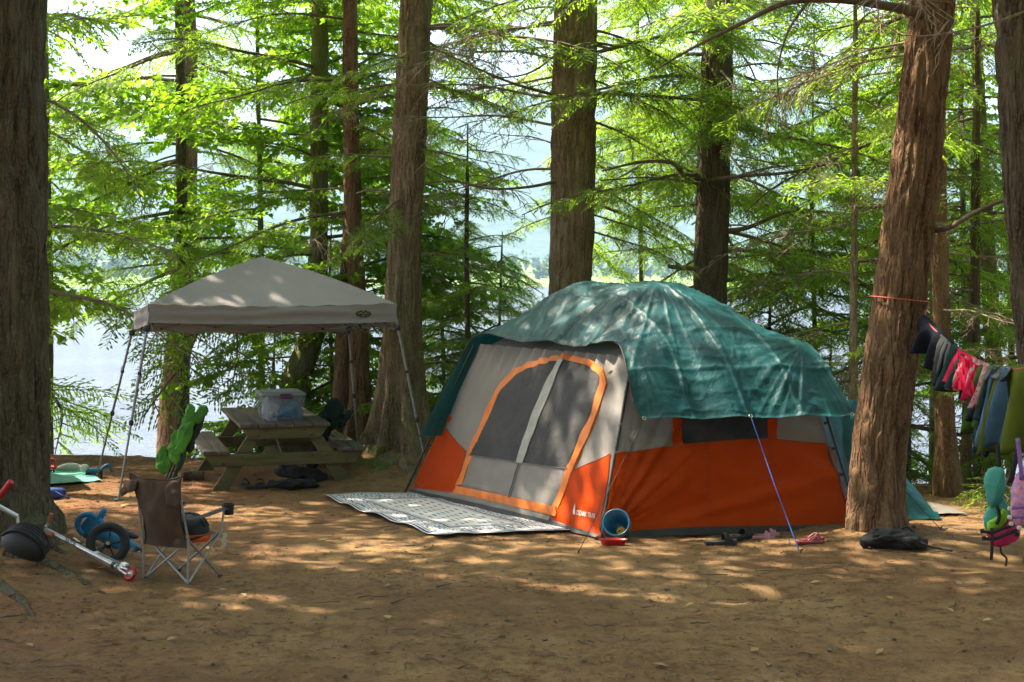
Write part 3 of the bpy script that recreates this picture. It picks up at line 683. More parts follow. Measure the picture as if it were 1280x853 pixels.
# ---- tall trees standing outside the picture, whose crowns shade the camp
sh_leaf = []
def shade_crown(seed, n, rx, rz):
    r = np.random.default_rng(seed); k = 30
    C = r.normal(size=(k, 3)); C /= np.linalg.norm(C, axis=1, keepdims=True); C = C * r.random((k, 1)) ** .4 * [rx, rx, rz]
    V = []; Fq = []
    pos = (C[r.integers(0, k, n)] + r.normal(size=(n, 3)) * [.55, .55, .28])
    a = r.normal(size=(n, 3)) * [1, 1, .35]; a /= np.linalg.norm(a, axis=1, keepdims=True)
    b_ = np.cross(a, r.normal(size=(n, 3)) * [.4, .4, 1]); b_ /= np.linalg.norm(b_, axis=1, keepdims=True)
    l = r.uniform(.14, .32, (n, 1)); w = l * .34
    V = np.stack([pos, pos + a * l * .5 + b_ * w, pos + a * l, pos + a * l * .5 - b_ * w], 1).reshape(-1, 3)
    me = np_mesh('crown', V, np.arange(len(V)).reshape(-1, 4), False); me.materials.append(M['hemlock']); return me
CROWN = [shade_crown(s, n, 3.1, 3.6) for s, n in ((1, 8000), (2, 8000), (3, 8000), (4, 4200), (5, 4200))]
TR = trunk_mesh([(0, 0, 0), (.1, 0, 5), (0, .1, 12), (0, 0, 17)], [.3, .25, .15, .03], 20, .25, .02, 3)
TR.materials.append(M['bark_dark'])
SHADE = [(-10.5, 10.2, 11), (-7.4, 10.4, 11.5), (-10.2, 13.2, 11), (-6.2, 7.8, 12), (-13, 11.8, 11.5), (-7.4, 17.4, 11), (-8.6, 20.4, 11.5), (-13.5, 16.4, 11)]
FOREST = [(-5.2, -2.5, 8.5), (-1.8, -3.6, 8), (1.6, -3.2, 8.5), (4.8, -2.2, 8), (7.6, 0.6, 8.5), (9.2, 4.0, 8), (9.8, 7.6, 9), (10.4, 11.0, 8.5), (-8.2, -0.6, 8.5), (3.2, -7.0, 9), (-3.4, -7.4, 9), (8.4, -4.6, 9), (-8.8, -5.2, 9), (0, -11, 9.5), (6.4, -9.8, 9.5), (-6.6, -10.4, 9.5), (12.6, 1.2, 9), (13.6, 6.0, 9.5), (6.6, 3.6, 11)]
for i, (x, y, h) in enumerate(SHADE + FOREST):
    r_ = empty('forest_tree', (x, y, gz(x, y)), 'tall forest tree of the surrounding wood shading the camp', 'tree', 'forest trees around the camp', rz=i * 1.3)
    link('trunk', TR, r_); c = link('crown', CROWN[i % 3 if (y < 12.5 or i >= len(SHADE)) else 3 + i % 2], r_); c.location = (0, 0, h); c.rotation_euler = (0, 0, i * .8)
    if i >= len(SHADE): c.scale = (1.15, 1.15, 1.45)

for i, T_ in enumerate(CROWN_TREES):
    q, r_ = T_.at(12.0); o = link('crown', CROWN[0 if i == 0 else 3 + i % 2], T_.root); o.location = q - T_.base; o.rotation_euler = (0, 0, i * 1.1); o.scale = (1.25, 1.25, .9) if i == 0 else (.85, .85, .8)
# ------------------------------------------------------------------ the cabin tent
M['orange'] = pm('orange_nylon', (.72, .078, .0008), (.64, .062, .0008), 5, .55, .25, 60, .003, trans=.42, spec=.18)
M['orange_trim'] = pm('orange_trim', (.72, .19, .012), (.62, .14, .010), 8, .5, .2, 60, .003)
M['tent_grey'] = pm('tent_grey', (.30, .275, .255), (.26, .24, .22), 4, .6, .25, 50, .004, trans=.22, spec=.3)
M['tent_mesh'] = pm('tent_mesh', (.034, .034, .036), (.020, .020, .022), 3, .7, .6, 6, .03)
M['strip_grey'] = pm('strip_grey', (.36, .36, .32), None, 10, .6)
M['skirt'] = pm('ground_sheet', (.045, .045, .044), (.02, .02, .02), 4, .6, .4, 18, .01)
M['black_pole'] = pm('black_pole', (.022, .022, .024), None, 10, .35)
M['white_print'] = pm('white_print', (.80, .78, .74), None, 10, .6)
M['tarp'] = None
TA, TB, TC = GD(750, 12.9), GD(517, 16.5), GD(1067, 13.4)
TK = Vector((TB.x + TC.x - TA.x + .05, TB.y + TC.y - TA.y, 0)); TK.z = gz(TK.x, TK.y)
EA, EB, EC, EK = Vector((1.06, 13.45, 1.50)), Vector((-.34, 16.0, 1.50)), Vector((2.62, 13.75, 1.50)), Vector((1.0, 16.5, 1.50))
tent = empty('cabin_tent', (TA + TB + TC + TK) / 4, 'large orange and grey cabin tent with a black mesh door under teal tarp', 'tent'); tent.location.z = min(TA.z, TB.z, TC.z)
def bil(a, b, c, d):   # a bottom start, b bottom end, c top start, d top end
    def f(u, v): return (a.lerp(b, u)).lerp(c.lerp(d, u), v)
    return f
class Wall:
    def __init__(s, a, b, c, d, bulge, seed, wr):
        s.c = (a, b, c, d); s.f = bil(a, b, c, d); s.bulge = bulge; s.seed = seed; s.wr = wr
        s.n = (b - a).cross(c - a).normalized(); s.L = (b - a).length; s.H = (c - a).length
        if s.n.dot(Vector((0, 0, CAMZ)) - a) < 0: s.n = -s.n
    def pts(s, u, v, off=0.0):
        u = np.asarray(u, float); v = np.asarray(v, float)
        a, b, c, d = [np.array(k) for k in s.c]
        p = (a + (b - a) * u[..., None]) * (1 - v)[..., None] + (c + (d - c) * u[..., None]) * v[..., None]
        w = s.wr(u, v) if s.wr else 0.0
        bl = s.bulge * np.sin(np.pi * np.clip(v, 0, 1)) * np.sin(np.pi * np.clip(u, 0, 1))
        return p + np.array(s.n) * (off + w + bl)[..., None]
    def pt(s, u, v, off=0.0): return Vector(s.pts(np.array([u]), np.array([v]), off)[0])
    def uv(s, px, py):
        u, v = .5, .5
        def pr(u, v):
            p = s.f(u, v); return np.array([CX + p.x / p.y * F, CY + (CAMZ - p.z) / p.y * F])
        for i in range(25):
            p0 = pr(u, v); e = np.array([px, py]) - p0
            J = np.stack([(pr(u + 1e-4, v) - p0) / 1e-4, (pr(u, v + 1e-4) - p0) / 1e-4], 1)
            du = np.linalg.solve(J, e); u += du[0]; v += du[1]
        return float(u), float(v)
    def panel(s, name, poly, mat, parent, off=0.0, nu=40, nv=24, pix=True, thick=0.0):
        uv = [s.uv(*q) for q in poly] if pix else poly
        bm = bmesh.new(); vs = [bm.verts.new((a, b, 0)) for a, b in uv]; bm.faces.new(vs)
        u0, u1 = min(a for a, b in uv), max(a for a, b in uv); v0, v1 = min(b for a, b in uv), max(b for a, b in uv)
        bmesh.ops.triangulate(bm, faces=bm.faces)
        for k in range(1, nu):
            x = k / nu
            if u0 < x < u1: bmesh.ops.bisect_plane(bm, geom=bm.verts[:] + bm.edges[:] + bm.faces[:], plane_co=(x, 0, 0), plane_no=(1, 0, 0))
        for k in range(1, nv):
            x = k / nv
            if v0 < x < v1: bmesh.ops.bisect_plane(bm, geom=bm.verts[:] + bm.edges[:] + bm.faces[:], plane_co=(0, x, 0), plane_no=(0, 1, 0))
        bmesh.ops.triangulate(bm, faces=[f for f in bm.faces if len(f.verts) > 4])
        if thick:
            ed = [e for e in bm.edges if e.is_boundary]; bset = set(v for e in ed for v in e.verts)
        Mi = wm(parent).inverted()
        vl = list(bm.verts); W3 = s.pts([v.co.x for v in vl], [v.co.y for v in vl], off)
        for v, q in zip(vl, W3): v.co = Mi @ Vector(q)
        if thick:
            r = bmesh.ops.extrude_edge_only(bm, edges=ed)
            for g in r['geom']:
                if isinstance(g, bmesh.types.BMVert): g.co -= (Mi.to_3x3() @ s.n) * thick
        bmesh.ops.recalc_face_normals(bm, faces=bm.faces)
        for f in bm.faces: f.smooth = True
        me = bpy.data.meshes.new(name); bm.to_mesh(me); bm.free()
        return link(name, me, parent, mat)
def N1(x, y, z=0.0): return fbm(x, y, z, 3)
def front_wr(u, v):
    g = .030 * (N1(u * 14 + v * 5, v * 7 - u * 3, 1.5) - .5)
    corner = .05 * (ridged(np.arctan2(v + .02, u + .05) * 7, .3, 2.0, 2) - .5) * np.exp(-np.hypot(u * 1.4, v) * 2.2)
    corner2 = .045 * (ridged(np.arctan2(v + .02, 1.05 - u) * 6, .3, 5.0, 2) - .5) * np.exp(-np.hypot((1 - u) * 1.4, v) * 2.2)
    top = .03 * np.maximum(0, v - .8) / .2 * np.sin(u * 95 + 6 * N1(u * 9, 1.0))
    return g + corner + corner2 + top
def side_wr(u, v):
    r1 = np.hypot(u * 1.3, v * .9)
    th = np.arctan2(v + .015, u * 1.5 + .02); a = (.16 * (ridged(th * 7.5, .6, 3.0, 2) - .55) + .07 * (ridged(th * 16, 1.6, 5.0, 1) - .5)) * np.exp(-r1 * 1.15) * np.minimum(1, r1 * 6) * sstep(.03, .16, v)
    b = .045 * (N1(u * 7 + v * 4, v * 9 - u * 5, 4.4) - .5) + .012 * np.sin((v * 2.2 + u * 1.2) * 14 + 3 * N1(u * 4, v * 4)) * np.clip((v - .05) * 4, 0, 1)
    return a + b * sstep(.0, .12, v)
FW = Wall(TA, TB, EA, EB, .05, 1, front_wr); SW = Wall(TA, TC, EA, EC, .05, 2, side_wr)
LW = Wall(TB, TK, EB, EK, .03, 3, None); BW = Wall(TC, TK, EC, EK, .03, 4, None)
# front wall with the door
arch_out = [(569, 616), (573, 608), (599, 547), (626, 486), (647, 462), (677, 450), (707, 443), (740, 450), (757, 463), (761, 479), (749, 521), (730, 568), (711, 612), (700, 640)]
arch_in = [(581, 607), (606, 549), (632, 490), (651, 468), (679, 457), (706, 450), (735, 457), (750, 468), (753, 481), (741, 520), (722, 566), (704, 608), (694, 634)]
FWALL = [(517, 612), (750, 672)]
full = [(0, 0), (1, 0), (1, 1), (0, 1)]
FW.panel('front_panel', full, M['tent_grey'], tent, 0, 70, 40, pix=False)
FW.panel('door_panel', arch_in, M['tent_grey'], tent, .012, 70, 40)
mesh_l = [(592, 571), (606, 549), (632, 490), (651, 468), (679, 457), (699, 451.5), (652, 579.5)]
mesh_r = [(660, 581), (709, 451), (735, 457), (750, 468), (753, 481), (741, 520), (722, 566), (714, 588)]
FW.panel('door_mesh', mesh_l, M['tent_mesh'], tent, .020, 60, 36); FW.panel('door_mesh', mesh_r, M['tent_mesh'], tent, .020, 60, 36)
FW.panel('door_strip', [(699, 451), (709, 451), (660, 582), (651, 580)], M['strip_grey'], tent, .028, 60, 36)
FW.panel('zip', [(654.5, 581), (656, 581.3), (641, 624), (639.6, 623.5)], M['skirt'], tent, .026, 40, 36)
# trim as a band of quads between outline pairs
def band(wall, outer, inner, mat, name, parent, off):
    n = 60
    def res(pl):
        pl = np.array([wall.uv(*q) for q in pl]); d = np.concatenate([[0], np.cumsum(np.linalg.norm(np.diff(pl, axis=0) * [4, 1.6], axis=1))]); tt = np.linspace(0, d[-1], n)
        return np.stack([np.interp(tt, d, pl[:, k]) for k in range(2)], -1)
    o, i_ = res(outer), res(inner); A = np.zeros((n, 5, 3))
    for k in range(n):
        for j, (w, h) in enumerate(((0, -.01), (.015, off), (.5, off + .002), (.985, off), (1, -.01))):
            q = o[k] * (1 - w) + i_[k] * w; A[k, j] = wall.pt(q[0], q[1], h + .006 * math.sin(k * 1.3 + j * 2))
    return smoothed(MB().grid(A).build(name, mat, parent, world=True), 30)
band(FW, arch_out[1:], arch_in, M['orange_trim'], 'door_trim', tent, .018)
band(FW, [(569, 617), (632, 631), (699, 647)], [(574, 608.5), (636, 621), (700, 635)], M['orange_trim'], 'door_trim', tent, .022)
FW.panel('orange_panel', [(549, 540), (556, 534), (587, 566), (570, 617), (517, 610)], M['orange'], tent, .008, 70, 40)
FW.panel('orange_panel', [(562, 517), (566, 524), (555, 536), (551, 540)], M['orange'], tent, .008, 70, 40)
FW.panel('orange_panel', [(765, 568), (719.5, 590), (711, 612), (690, 649), (750, 672)], M['orange'], tent, .010, 70, 40)
FW.panel('sill_panel', [(572, 617), (634, 631), (690, 646), (690, 652), (634, 638), (560, 621)], M['tent_grey'], tent, .016, 60, 60)
FW.panel('skirt', [(514, 612), (560, 622), (634, 638), (690, 652), (748, 668), (749, 673), (690, 660.5), (634, 645.5), (560, 628), (514, 615)], M['skirt'], tent, .020, 60, 60)
M['seam'] = pm('seam_tape', (.40, .05, .003), None, 30, .6)
def seam(wall, pix, off, mat, w=.004):
    q = [wall.uv(*k) for k in pix]; pts = []
    for (u0, v0), (u1, v1) in zip(q[:-1], q[1:]): pts += [wall.pt(u0 + (u1 - u0) * i / 12, v0 + (v1 - v0) * i / 12, off) for i in range(12)]
    pts.append(wall.pt(*q[-1], off)); return MB().tube(pts, w, 5).build('seam', mat, tent, world=True)
seam(FW, [(556, 534), (587, 566)], .010, M['seam']); seam(FW, [(764, 568), (720, 590)], .012, M['seam'])
M['grey_seam'] = pm('grey_seam', (.16, .15, .14), None, 30, .6)
seam(FW, [(592, 571), (652, 580)], .024, M['grey_seam']); seam(FW, [(660, 581), (714, 588)], .024, M['grey_seam'])
# right-hand wall
SW.panel('side_panel', [SW.uv(*k) for k in ((766, 569), (879, 556), (959, 551), (1033, 556))] + [(1, 1), (0, 1)], M['tent_grey'], tent, 0, 80, 44, pix=False)
SW.panel('orange_panel', [(750, 672), (1067, 662), (1031, 555), (959, 550), (879, 555), (768, 568)], M['orange'], tent, .010, 80, 44)
SW.panel('window_mesh', [(850, 557), (957, 550.5), (957, 500), (850, 505)], M['tent_mesh'], tent, .008, 80, 44)
SW.panel('orange_strip', [(838, 559), (850, 557), (850, 500), (838, 500)], M['orange'], tent, .012, 80, 44)
SW.panel('orange_strip', [(957, 550), (969, 551), (967, 500), (955, 500)], M['orange'], tent, .012, 80, 44)
SW.panel('skirt', [(750, 673), (1068, 663), (1066, 655), (1000, 657), (880, 659), (800, 663), (752, 669)], M['skirt'], tent, .022, 80, 88)
seam(SW, [(769, 568), (879, 555), (959, 550), (1031, 555)], .013, M['seam'])
seam(SW, [(880, 555), (884, 600), (886, 660)], .013, M['seam'], .003)
seam(SW, [(958, 550), (966, 600), (972, 658)], .013, M['seam'], .003)
for W_, nm in ((LW, 'left_panel'), (BW, 'back_panel')):
    W_.panel(nm, full, M['tent_grey'], tent, 0, 16, 10, pix=False)
    W_.panel('orange_panel', [(0, 0), (1, 0), (1, .45), (0, .45)], M['orange'], tent, -.012, 16, 10, pix=False)
RZ = [Vector((1.39, 14.4, 2.06)), Vector((.78, 15.46, 2.06))]
mb = MB()
for a, b_, c, d in ((EA, EC, RZ[0], RZ[0]), (EB, EK, RZ[1], RZ[1]), (EA, EB, RZ[0], RZ[1]), (EC, EK, RZ[0], RZ[1])):
    mb.add([tuple(k - Vector((0, 0, .06))) for k in (a, b_, d, c)], [(0, 1, 2, 3)])
mb.build('roof', M['tent_grey'], tent, smooth=False, world=True)
def pole(a, b, r, name='pole', parent=tent, mat=None, sag=0.0, n=6):
    a, b = Vector(a), Vector(b); pts = [a.lerp(b, i / n) + Vector((0, 0, -sag * math.sin(math.pi * i / n))) for i in range(n + 1)]
    return MB().tube(pts, r, 8).build(name, mat or M['black_pole'], parent, world=True)
def clips(a, b, ts, off):
    for t_ in ts:
        p = a.lerp(b, t_); MB().box(p + off * .5, (.03, .05, .025), None, .006).build('pole_clip', M['black_pole'], tent, world=True)
oA = (EA - (EA + EB + EC + EK) / 4); oA.z = 0; oA = oA.normalized() * .05
pa = TA + oA * .8 + Vector((0, 0, -.03)); pb = EA + oA * 1.2; pole(pa, pb, .013); clips(pa, pb, (.3, .5, .62, .8), -oA)
oB = Vector((-1, -.1, 0)) * .06; pa = TB + oB * 2.0 + Vector((0, 0, -.03)); pb = EB + oB; pole(pa, pb, .012); clips(pa, pb, (.35, .55, .75), -oB)
oC = Vector((.8, -.4, 0)) * .07; pa = TC + oC + Vector((0, 0, -.03)); pb = EC + oC; pole(pa, pb, .013); clips(pa, pb, (.3, .45, .6, .8), -oC)
pole(TK + Vector((.05, .05, -.03)), EK + Vector((.05, .05, 0)), .013)
# printed mark on the front corner
mid = FW.uv(728, 642); c0 = FW.pt(*mid, .016); uu, vv = FW.pt(mid[0] - .02, mid[1], .016), FW.pt(mid[0], mid[1] + .02, .016)
ex = (uu - c0).normalized(); ez = (vv - c0); ez = (ez - ex * ez.dot(ex)).normalized(); ey = ex.cross(ez)
fx_ = frame(ex, ez, ex.cross(ez), c0 + FW.n * .010); Mi = wm(tent).inverted()
link('lettering', text_mesh('OZARK TRAIL', .060, Mi @ fx_ @ Matrix.Translation((.10, -.005, 0)), .001), tent, M['white_print'])
tri = [Vector((-.18, -.045, 0)), Vector((-.10, -.045, 0)), Vector((-.13, .075, 0))]; hole = [Vector((-.155, -.045, .002)), Vector((-.143, -.01, .002)), Vector((-.13, -.045, .002))]
mb = MB(); V3 = [fx_ @ k for k in tri + hole]; mb.add([tuple(k) for k in V3], [(0, 3, 4), (0, 4, 2), (4, 1, 2), (4, 5, 1)]); mb.build('printed_mark', M['white_print'], tent, smooth=False, world=True)
def cord(name, pts, r, col, label, cat='rope', group=None, peg=True):
    m_ = col if not isinstance(col, tuple) else pm(name + '_fibre', col, None, 60, .8)
    base = Vector(pts[-1]); o = empty(name, base, label, cat, group)
    MB().tube(pts, r, 6).build('cord', m_, o, world=True)
    if peg:
        d = Vector((.25, -.1, 1)).normalized(); MB().tube([base - d * .10, base + d * .03, base + d * .035 + Vector((.015, 0, 0))], .005, 6).build('peg', M['black_pole'], o, world=True)
    return o

# ------------------------------------------------------------------ the teal tarp thrown over the tent
def tarp_mat():
    m, t, b = nodes('teal_tarp')
    vo = t.nodes.new('ShaderNodeTexVoronoi'); vo.feature = 'DISTANCE_TO_EDGE'; vo.inputs['Scale'].default_value = 7
    tc = t.nodes.new('ShaderNodeTexCoord'); nz = t.nodes.new('ShaderNodeTexNoise'); nz.inputs['Scale'].default_value = 3; nz.inputs['Detail'].default_value = 4
    t.links.new(tc.outputs['Object'], nz.inputs['Vector'])
    ad = t.nodes.new('ShaderNodeVectorMath'); ad.operation = 'ADD'; t.links.new(tc.outputs['Object'], ad.inputs[0]); t.links.new(nz.outputs['Color'], ad.inputs[1]); t.links.new(ad.outputs[0], vo.inputs['Vector'])
    n1 = noise_out(t, 14, 6, .65); n2 = noise_out(t, 2.2, 3)
    t.links.new(mix_col(t, ramp(t, n2, .35, .65), (.002, .055, .064), (.003, .082, .090)), b.inputs['Base Color'])
    b.inputs['Roughness'].default_value = .46; b.inputs['Specular IOR Level'].default_value = .4
    a = t.nodes.new('ShaderNodeMath'); a.operation = 'MULTIPLY_ADD'; a.inputs[1].default_value = .25
    t.links.new(ramp(t, vo.outputs['Distance'], 0, .10), a.inputs[0]); t.links.new(n1, a.inputs[2])
    bump(t, b, a.outputs[0], .5, .010)
    tr = t.nodes.new('ShaderNodeBsdfTranslucent'); tr.inputs[0].default_value = (.006, .16, .165, 1)
    mx = t.nodes.new('ShaderNodeMixShader'); mx.inputs[0].default_value = .12
    t.links.new(b.outputs[0], mx.inputs[1]); t.links.new(tr.outputs[0], mx.inputs[2]); t.links.new(mx.outputs[0], t.nodes['Material Output'].inputs[0])
    return m
M['tarp'] = tarp_mat()
Q = np.array([-.165, -.135, -.06, .02, .15, .30, .5, .70, .85, 1.0, 1.06, 1.12])
P0 = np.array([-.13, -.135, -.10, -.06, -.05, -.05, -.05, -.05, -.05, -.05, -.20, -.36])
P1 = np.array([1.06, 1.05, 1.05, 1.05, 1.04, 1.03, 1.03, 1.03, 1.03, 1.03, 1.03, 1.03])
ZC = np.array([.94, 1.07, 1.38, 1.64, 1.94, 2.13, 2.10, 2.10, 1.88, 1.58, 1.08, .52])
ZE = np.array([.95, 1.08, 1.36, 1.58, 1.59, 1.57, 1.575, 1.57, 1.56, 1.53, 1.05, .50])
nu, nv = 190, 260
vv_ = np.linspace(0, len(Q) - 1, nv); uu_ = np.linspace(0, 1, nu)
def cr(tab, x):
    i = np.clip(np.floor(x).astype(int), 0, len(tab) - 2); f = x - i; g = lambda k: tab[np.clip(k, 0, len(tab) - 1)]
    a, b_, c, d = g(i - 1), g(i), g(i + 1), g(i + 2)
    return .5 * ((2 * b_) + (c - a) * f + (2 * a - 5 * b_ + 4 * c - d) * f * f + (3 * b_ - a - 3 * c + d) * f ** 3)
q_, p0_, p1_, zc_, ze_ = [cr(k, vv_) for k in (Q, P0, P1, ZC, ZE)]
U, Vq = np.meshgrid(uu_, q_); pp = p0_[:, None] + (p1_ - p0_)[:, None] * U
hip = 1 - np.abs(2 * np.clip(U, 0, 1) - 1) ** 2.1
Zt = ze_[:, None] + (zc_ - ze_)[:, None] * hip
eA, eB, eC, eK = [np.array(k) for k in (EA, EB, EC, EK)]
XY = ((1 - pp)[..., None] * (eA * (1 - Vq)[..., None] + eB * Vq[..., None]) + pp[..., None] * (eC * (1 - Vq)[..., None] + eK * Vq[..., None]))
A = np.stack([XY[..., 0], XY[..., 1], Zt], -1)
gu = np.gradient(A, axis=0); gv = np.gradient(A, axis=1); nrm = np.cross(gv, gu); nrm /= np.linalg.norm(nrm, axis=-1, keepdims=True) + 1e-9
if nrm[nv // 2, nu // 2, 2] < 0: nrm = -nrm
# folds: fans from the ridge hubs and the eave corners, slack over the hanging edge
def fan(cx, cy, k, amp, reach, seed):
    dx, dy = A[..., 0] - cx, A[..., 1] - cy; r = np.hypot(dx, dy)
    n_ = vnoise(np.arctan2(dy, dx) * k * 1.5 + seed * 7, r * .3, seed); n2_ = vnoise(np.arctan2(dy, dx) * k * 4 + seed, r * .5, 3.3)
    return amp * (.7 * (1 - np.minimum(1, np.abs(2 * n_ - 1) * 2.6)) + .4 * (1 - np.minimum(1, np.abs(2 * n2_ - 1) * 2.6)) - .3) * np.exp(-(r / reach) ** 2) * np.clip(r * 4, 0, 1)
w = fan(RZ[0].x, RZ[0].y, 3.0, .024, 1.7, 1.7) + fan(RZ[1].x, RZ[1].y, 3.0, .02, 1.4, 4.1) + fan(EC.x, EC.y, 2.2, .02, .9, 8.8) + fan(EA.x, EA.y, 2.4, .010, .8, 2.2)
w = w + .035 * (ridged(A[..., 0] * 1.7 + A[..., 2] * .8, A[..., 1] * 1.1, A[..., 2] * 1.2, 3) - .6) + .02 * (fbm(A[..., 0] * 5, A[..., 1] * 5, A[..., 2] * 5, 3) - .5)
ml = np.cumsum(np.hypot(*np.moveaxis(np.diff(A[:, nu // 2], axis=0, prepend=A[:1, nu // 2])[:, :2], -1, 0)) + np.abs(np.diff(A[:, nu // 2, 2], prepend=A[0, nu // 2, 2])) * .6)   # metres along the sheet
def foldline(x, step): fr_ = np.abs(x / step - np.round(x / step)) * step; return np.exp(-(fr_ / .022) ** 2)
w = w + .010 * foldline(ml[:, None] + 0 * U, .55) + .010 * foldline((U * 1.9), .48)
for f_, am in ((2.6, .010), (5.5, .007), (10.0, .004)):      # crinkles: a net of sharp small creases
    n_ = vnoise(A[..., 0] * f_ + 3 * f_, A[..., 1] * f_ + .6 * A[..., 2] * f_, A[..., 2] * f_); w = w + am * (1 - np.minimum(1, np.abs(2 * n_ - 1) * 3.2))
hang = sstep(.06, -.10, Vq)
w = w + hang * (.028 * np.sin(pp * 17 + 2 * fbm(pp * 3, Vq * 4, 1.)) * (.4 + .6 * fbm(pp * 4, 3.3)) + .06)
fr = np.exp(-((U) / .09) ** 2) * sstep(.02, .2, Vq) * sstep(1.02, .9, Vq)
w = w + fr * .05 * np.sin(Vq * 15 + 3 * fbm(Vq * 4, .7)); 
A = A + nrm * (w + .02)[..., None]
A[..., 2] -= fr * .05 * (fbm(Vq * 5, 2.2) - .25)
tarp = empty('teal_tarp', (EA + EK) / 2, 'glossy teal tarpaulin draped over the roof of the cabin tent', 'tarp'); tarp.location.z = 1.0
MB().grid(A).build('sheet', M['tarp'], tarp, world=True)
M['black_cord'] = pm('black_cord', (.03, .03, .03), None, 60, .7)
edge = [Vector(A[k, 0]) for k in range(24, nv - 32, 4)]
MB().tube(edge, .008, 6).build('hem_cord', M['black_cord'], tarp, world=True)
M['brass'] = pm('eyelet_metal', (.55, .52, .45), None, 20, .35, metal=1)
for j, i in ((3, 2), (nu - 4, 2), (nu // 2, 2)):
    p = Vector(A[i, j]); n_ = Vector(nrm[i, j]).normalized(); x_ = n_.orthogonal().normalized()
    MB().torus(frame(x_, n_.cross(x_), n_, p + n_ * .004), .014, .005, 14, 6).build('eyelet', M['brass'], tarp, world=True)
tp = Vector(A[1, int(nu * .5)])
cord('guy_rope', [tp, tp.lerp(G(1000, 692), .5) + Vector((0, 0, -.02)), G(1000, 692)], .0045, (.03, .10, .42), 'blue guy rope from the tarp edge to a peg before the tent')
cord('guy_line', [Vector(A[2, 3]), G(722, 693)], .0032, M['black_cord'], 'thin dark guy line pegged beside the front tent corner')
# the tarp's tail heaped behind the leaning trunk
def heap(name, pix, D0, D1, hts, label, cat, mat, amp, seed, nx=50, ny=36):
    """a sheet thrown over a low ridge: ridge heights hts from left to right"""
    A_ = np.zeros((nx, ny, 3)); x0, x1 = pix
    for i in range(nx):
        u = i / (nx - 1); h = float(np.interp(u, np.linspace(0, 1, len(hts)), hts))
        for j in range(ny):
            v = j / (ny - 1); D = D0 + (D1 - D0) * v; X = (x0 + (x1 - x0) * u - CX) / F * (D0 + D1) / 2
            A_[i, j] = (X, D, gz(X, D) + .015 + h * (1 - abs(2 * v - 1) ** 1.6))
    A_ = A_ + (np.stack([ridged(A_[..., 0] * 4 + seed, A_[..., 1] * 4, A_[..., 2] * 5 + 7 * k, 3) for k in range(3)], -1) - .6) * amp
    A_[..., 2] = np.maximum(A_[..., 2], ground(A_[..., 0], A_[..., 1]) + .012)
    o = MB().grid(A_).build(name, mat); V = np.empty(len(o.data.vertices) * 3, np.float32)
    return tag(o, label, cat)
heap('tarp_heap', (1050, 1156), 14.2, 15.4, [.95, .74, .56, .34, .06], 'crumpled teal tarp heap on the ground behind the leaning trunk', 'tarp', M['tarp'], .08, 3)
heap('grey_groundsheet', (1140, 1196), 14.6, 15.3, [.06, .09, .06, .01], 'grey groundsheet corner showing beside the crumpled tarp heap', 'groundsheet', pm('grey_sheet', (.22, .20, .17), None, 5, .6), .03, 9, 24, 16)
# tarp hanging down behind the right end of the tent
a0, a1 = P(1012, 500, 14.0), P(1075, 500, 14.3)
gr = np.zeros((24, 30, 3))
for i in range(24):
    for j in range(30):
        u, v = i / 23, j / 29; top = a0.lerp(a1, u); bot = Vector((TC.x - .10 + .42 * u, TC.y + .30 + .35 * u, TC.z + .03)); p = top.lerp(bot, v)
        gr[i, j] = p + Vector((0, -.05 * math.sin(v * 3.1), 0))
gr[..., 1] += .05 * (ridged(gr[..., 0] * 5, gr[..., 2] * 2.5, 1.0, 3) - .6) * 2
MB().grid(gr).build('hanging_flap', M['tarp'], tarp, world=True)

# ------------------------------------------------------------------ pop-up canopy
M['canopy'] = pm('canopy_cloth', (.30, .285, .285), (.27, .255, .255), 3, .7, .15, 30, .004, trans=.2, spec=.25)
M['steel'] = pm('painted_steel', (.25, .26, .27), (.19, .20, .21), 20, .4, metal=.6)
M['dark_plastic'] = pm('dark_plastic', (.025, .025, .027), None, 20, .45)
base = [G(148, 626), G(540, 619), GD(448, 18.5), GD(121, 18.6)]       # front left, front right, back right, back left
eave = [P(186, 384, 16.25), P(495, 386, 16.6), P(436, 384, 18.5), P(168, 386, 18.5)]
for e, z_ in zip(eave, (1.92, 1.92, 1.79, 1.79)): e.z = z_
peak = P(327, 321, 17.45)
can = empty('canopy_shelter', sum(base, Vector()) / 4, 'grey pop-up canopy on slanted steel legs over the picnic table', 'canopy')
VAL = (.20, .21, .24, .21)
def ease(t): return t + .10 * math.sin(math.pi * t)
cent = sum(eave, Vector()) / 4
roof = MB(); val = []
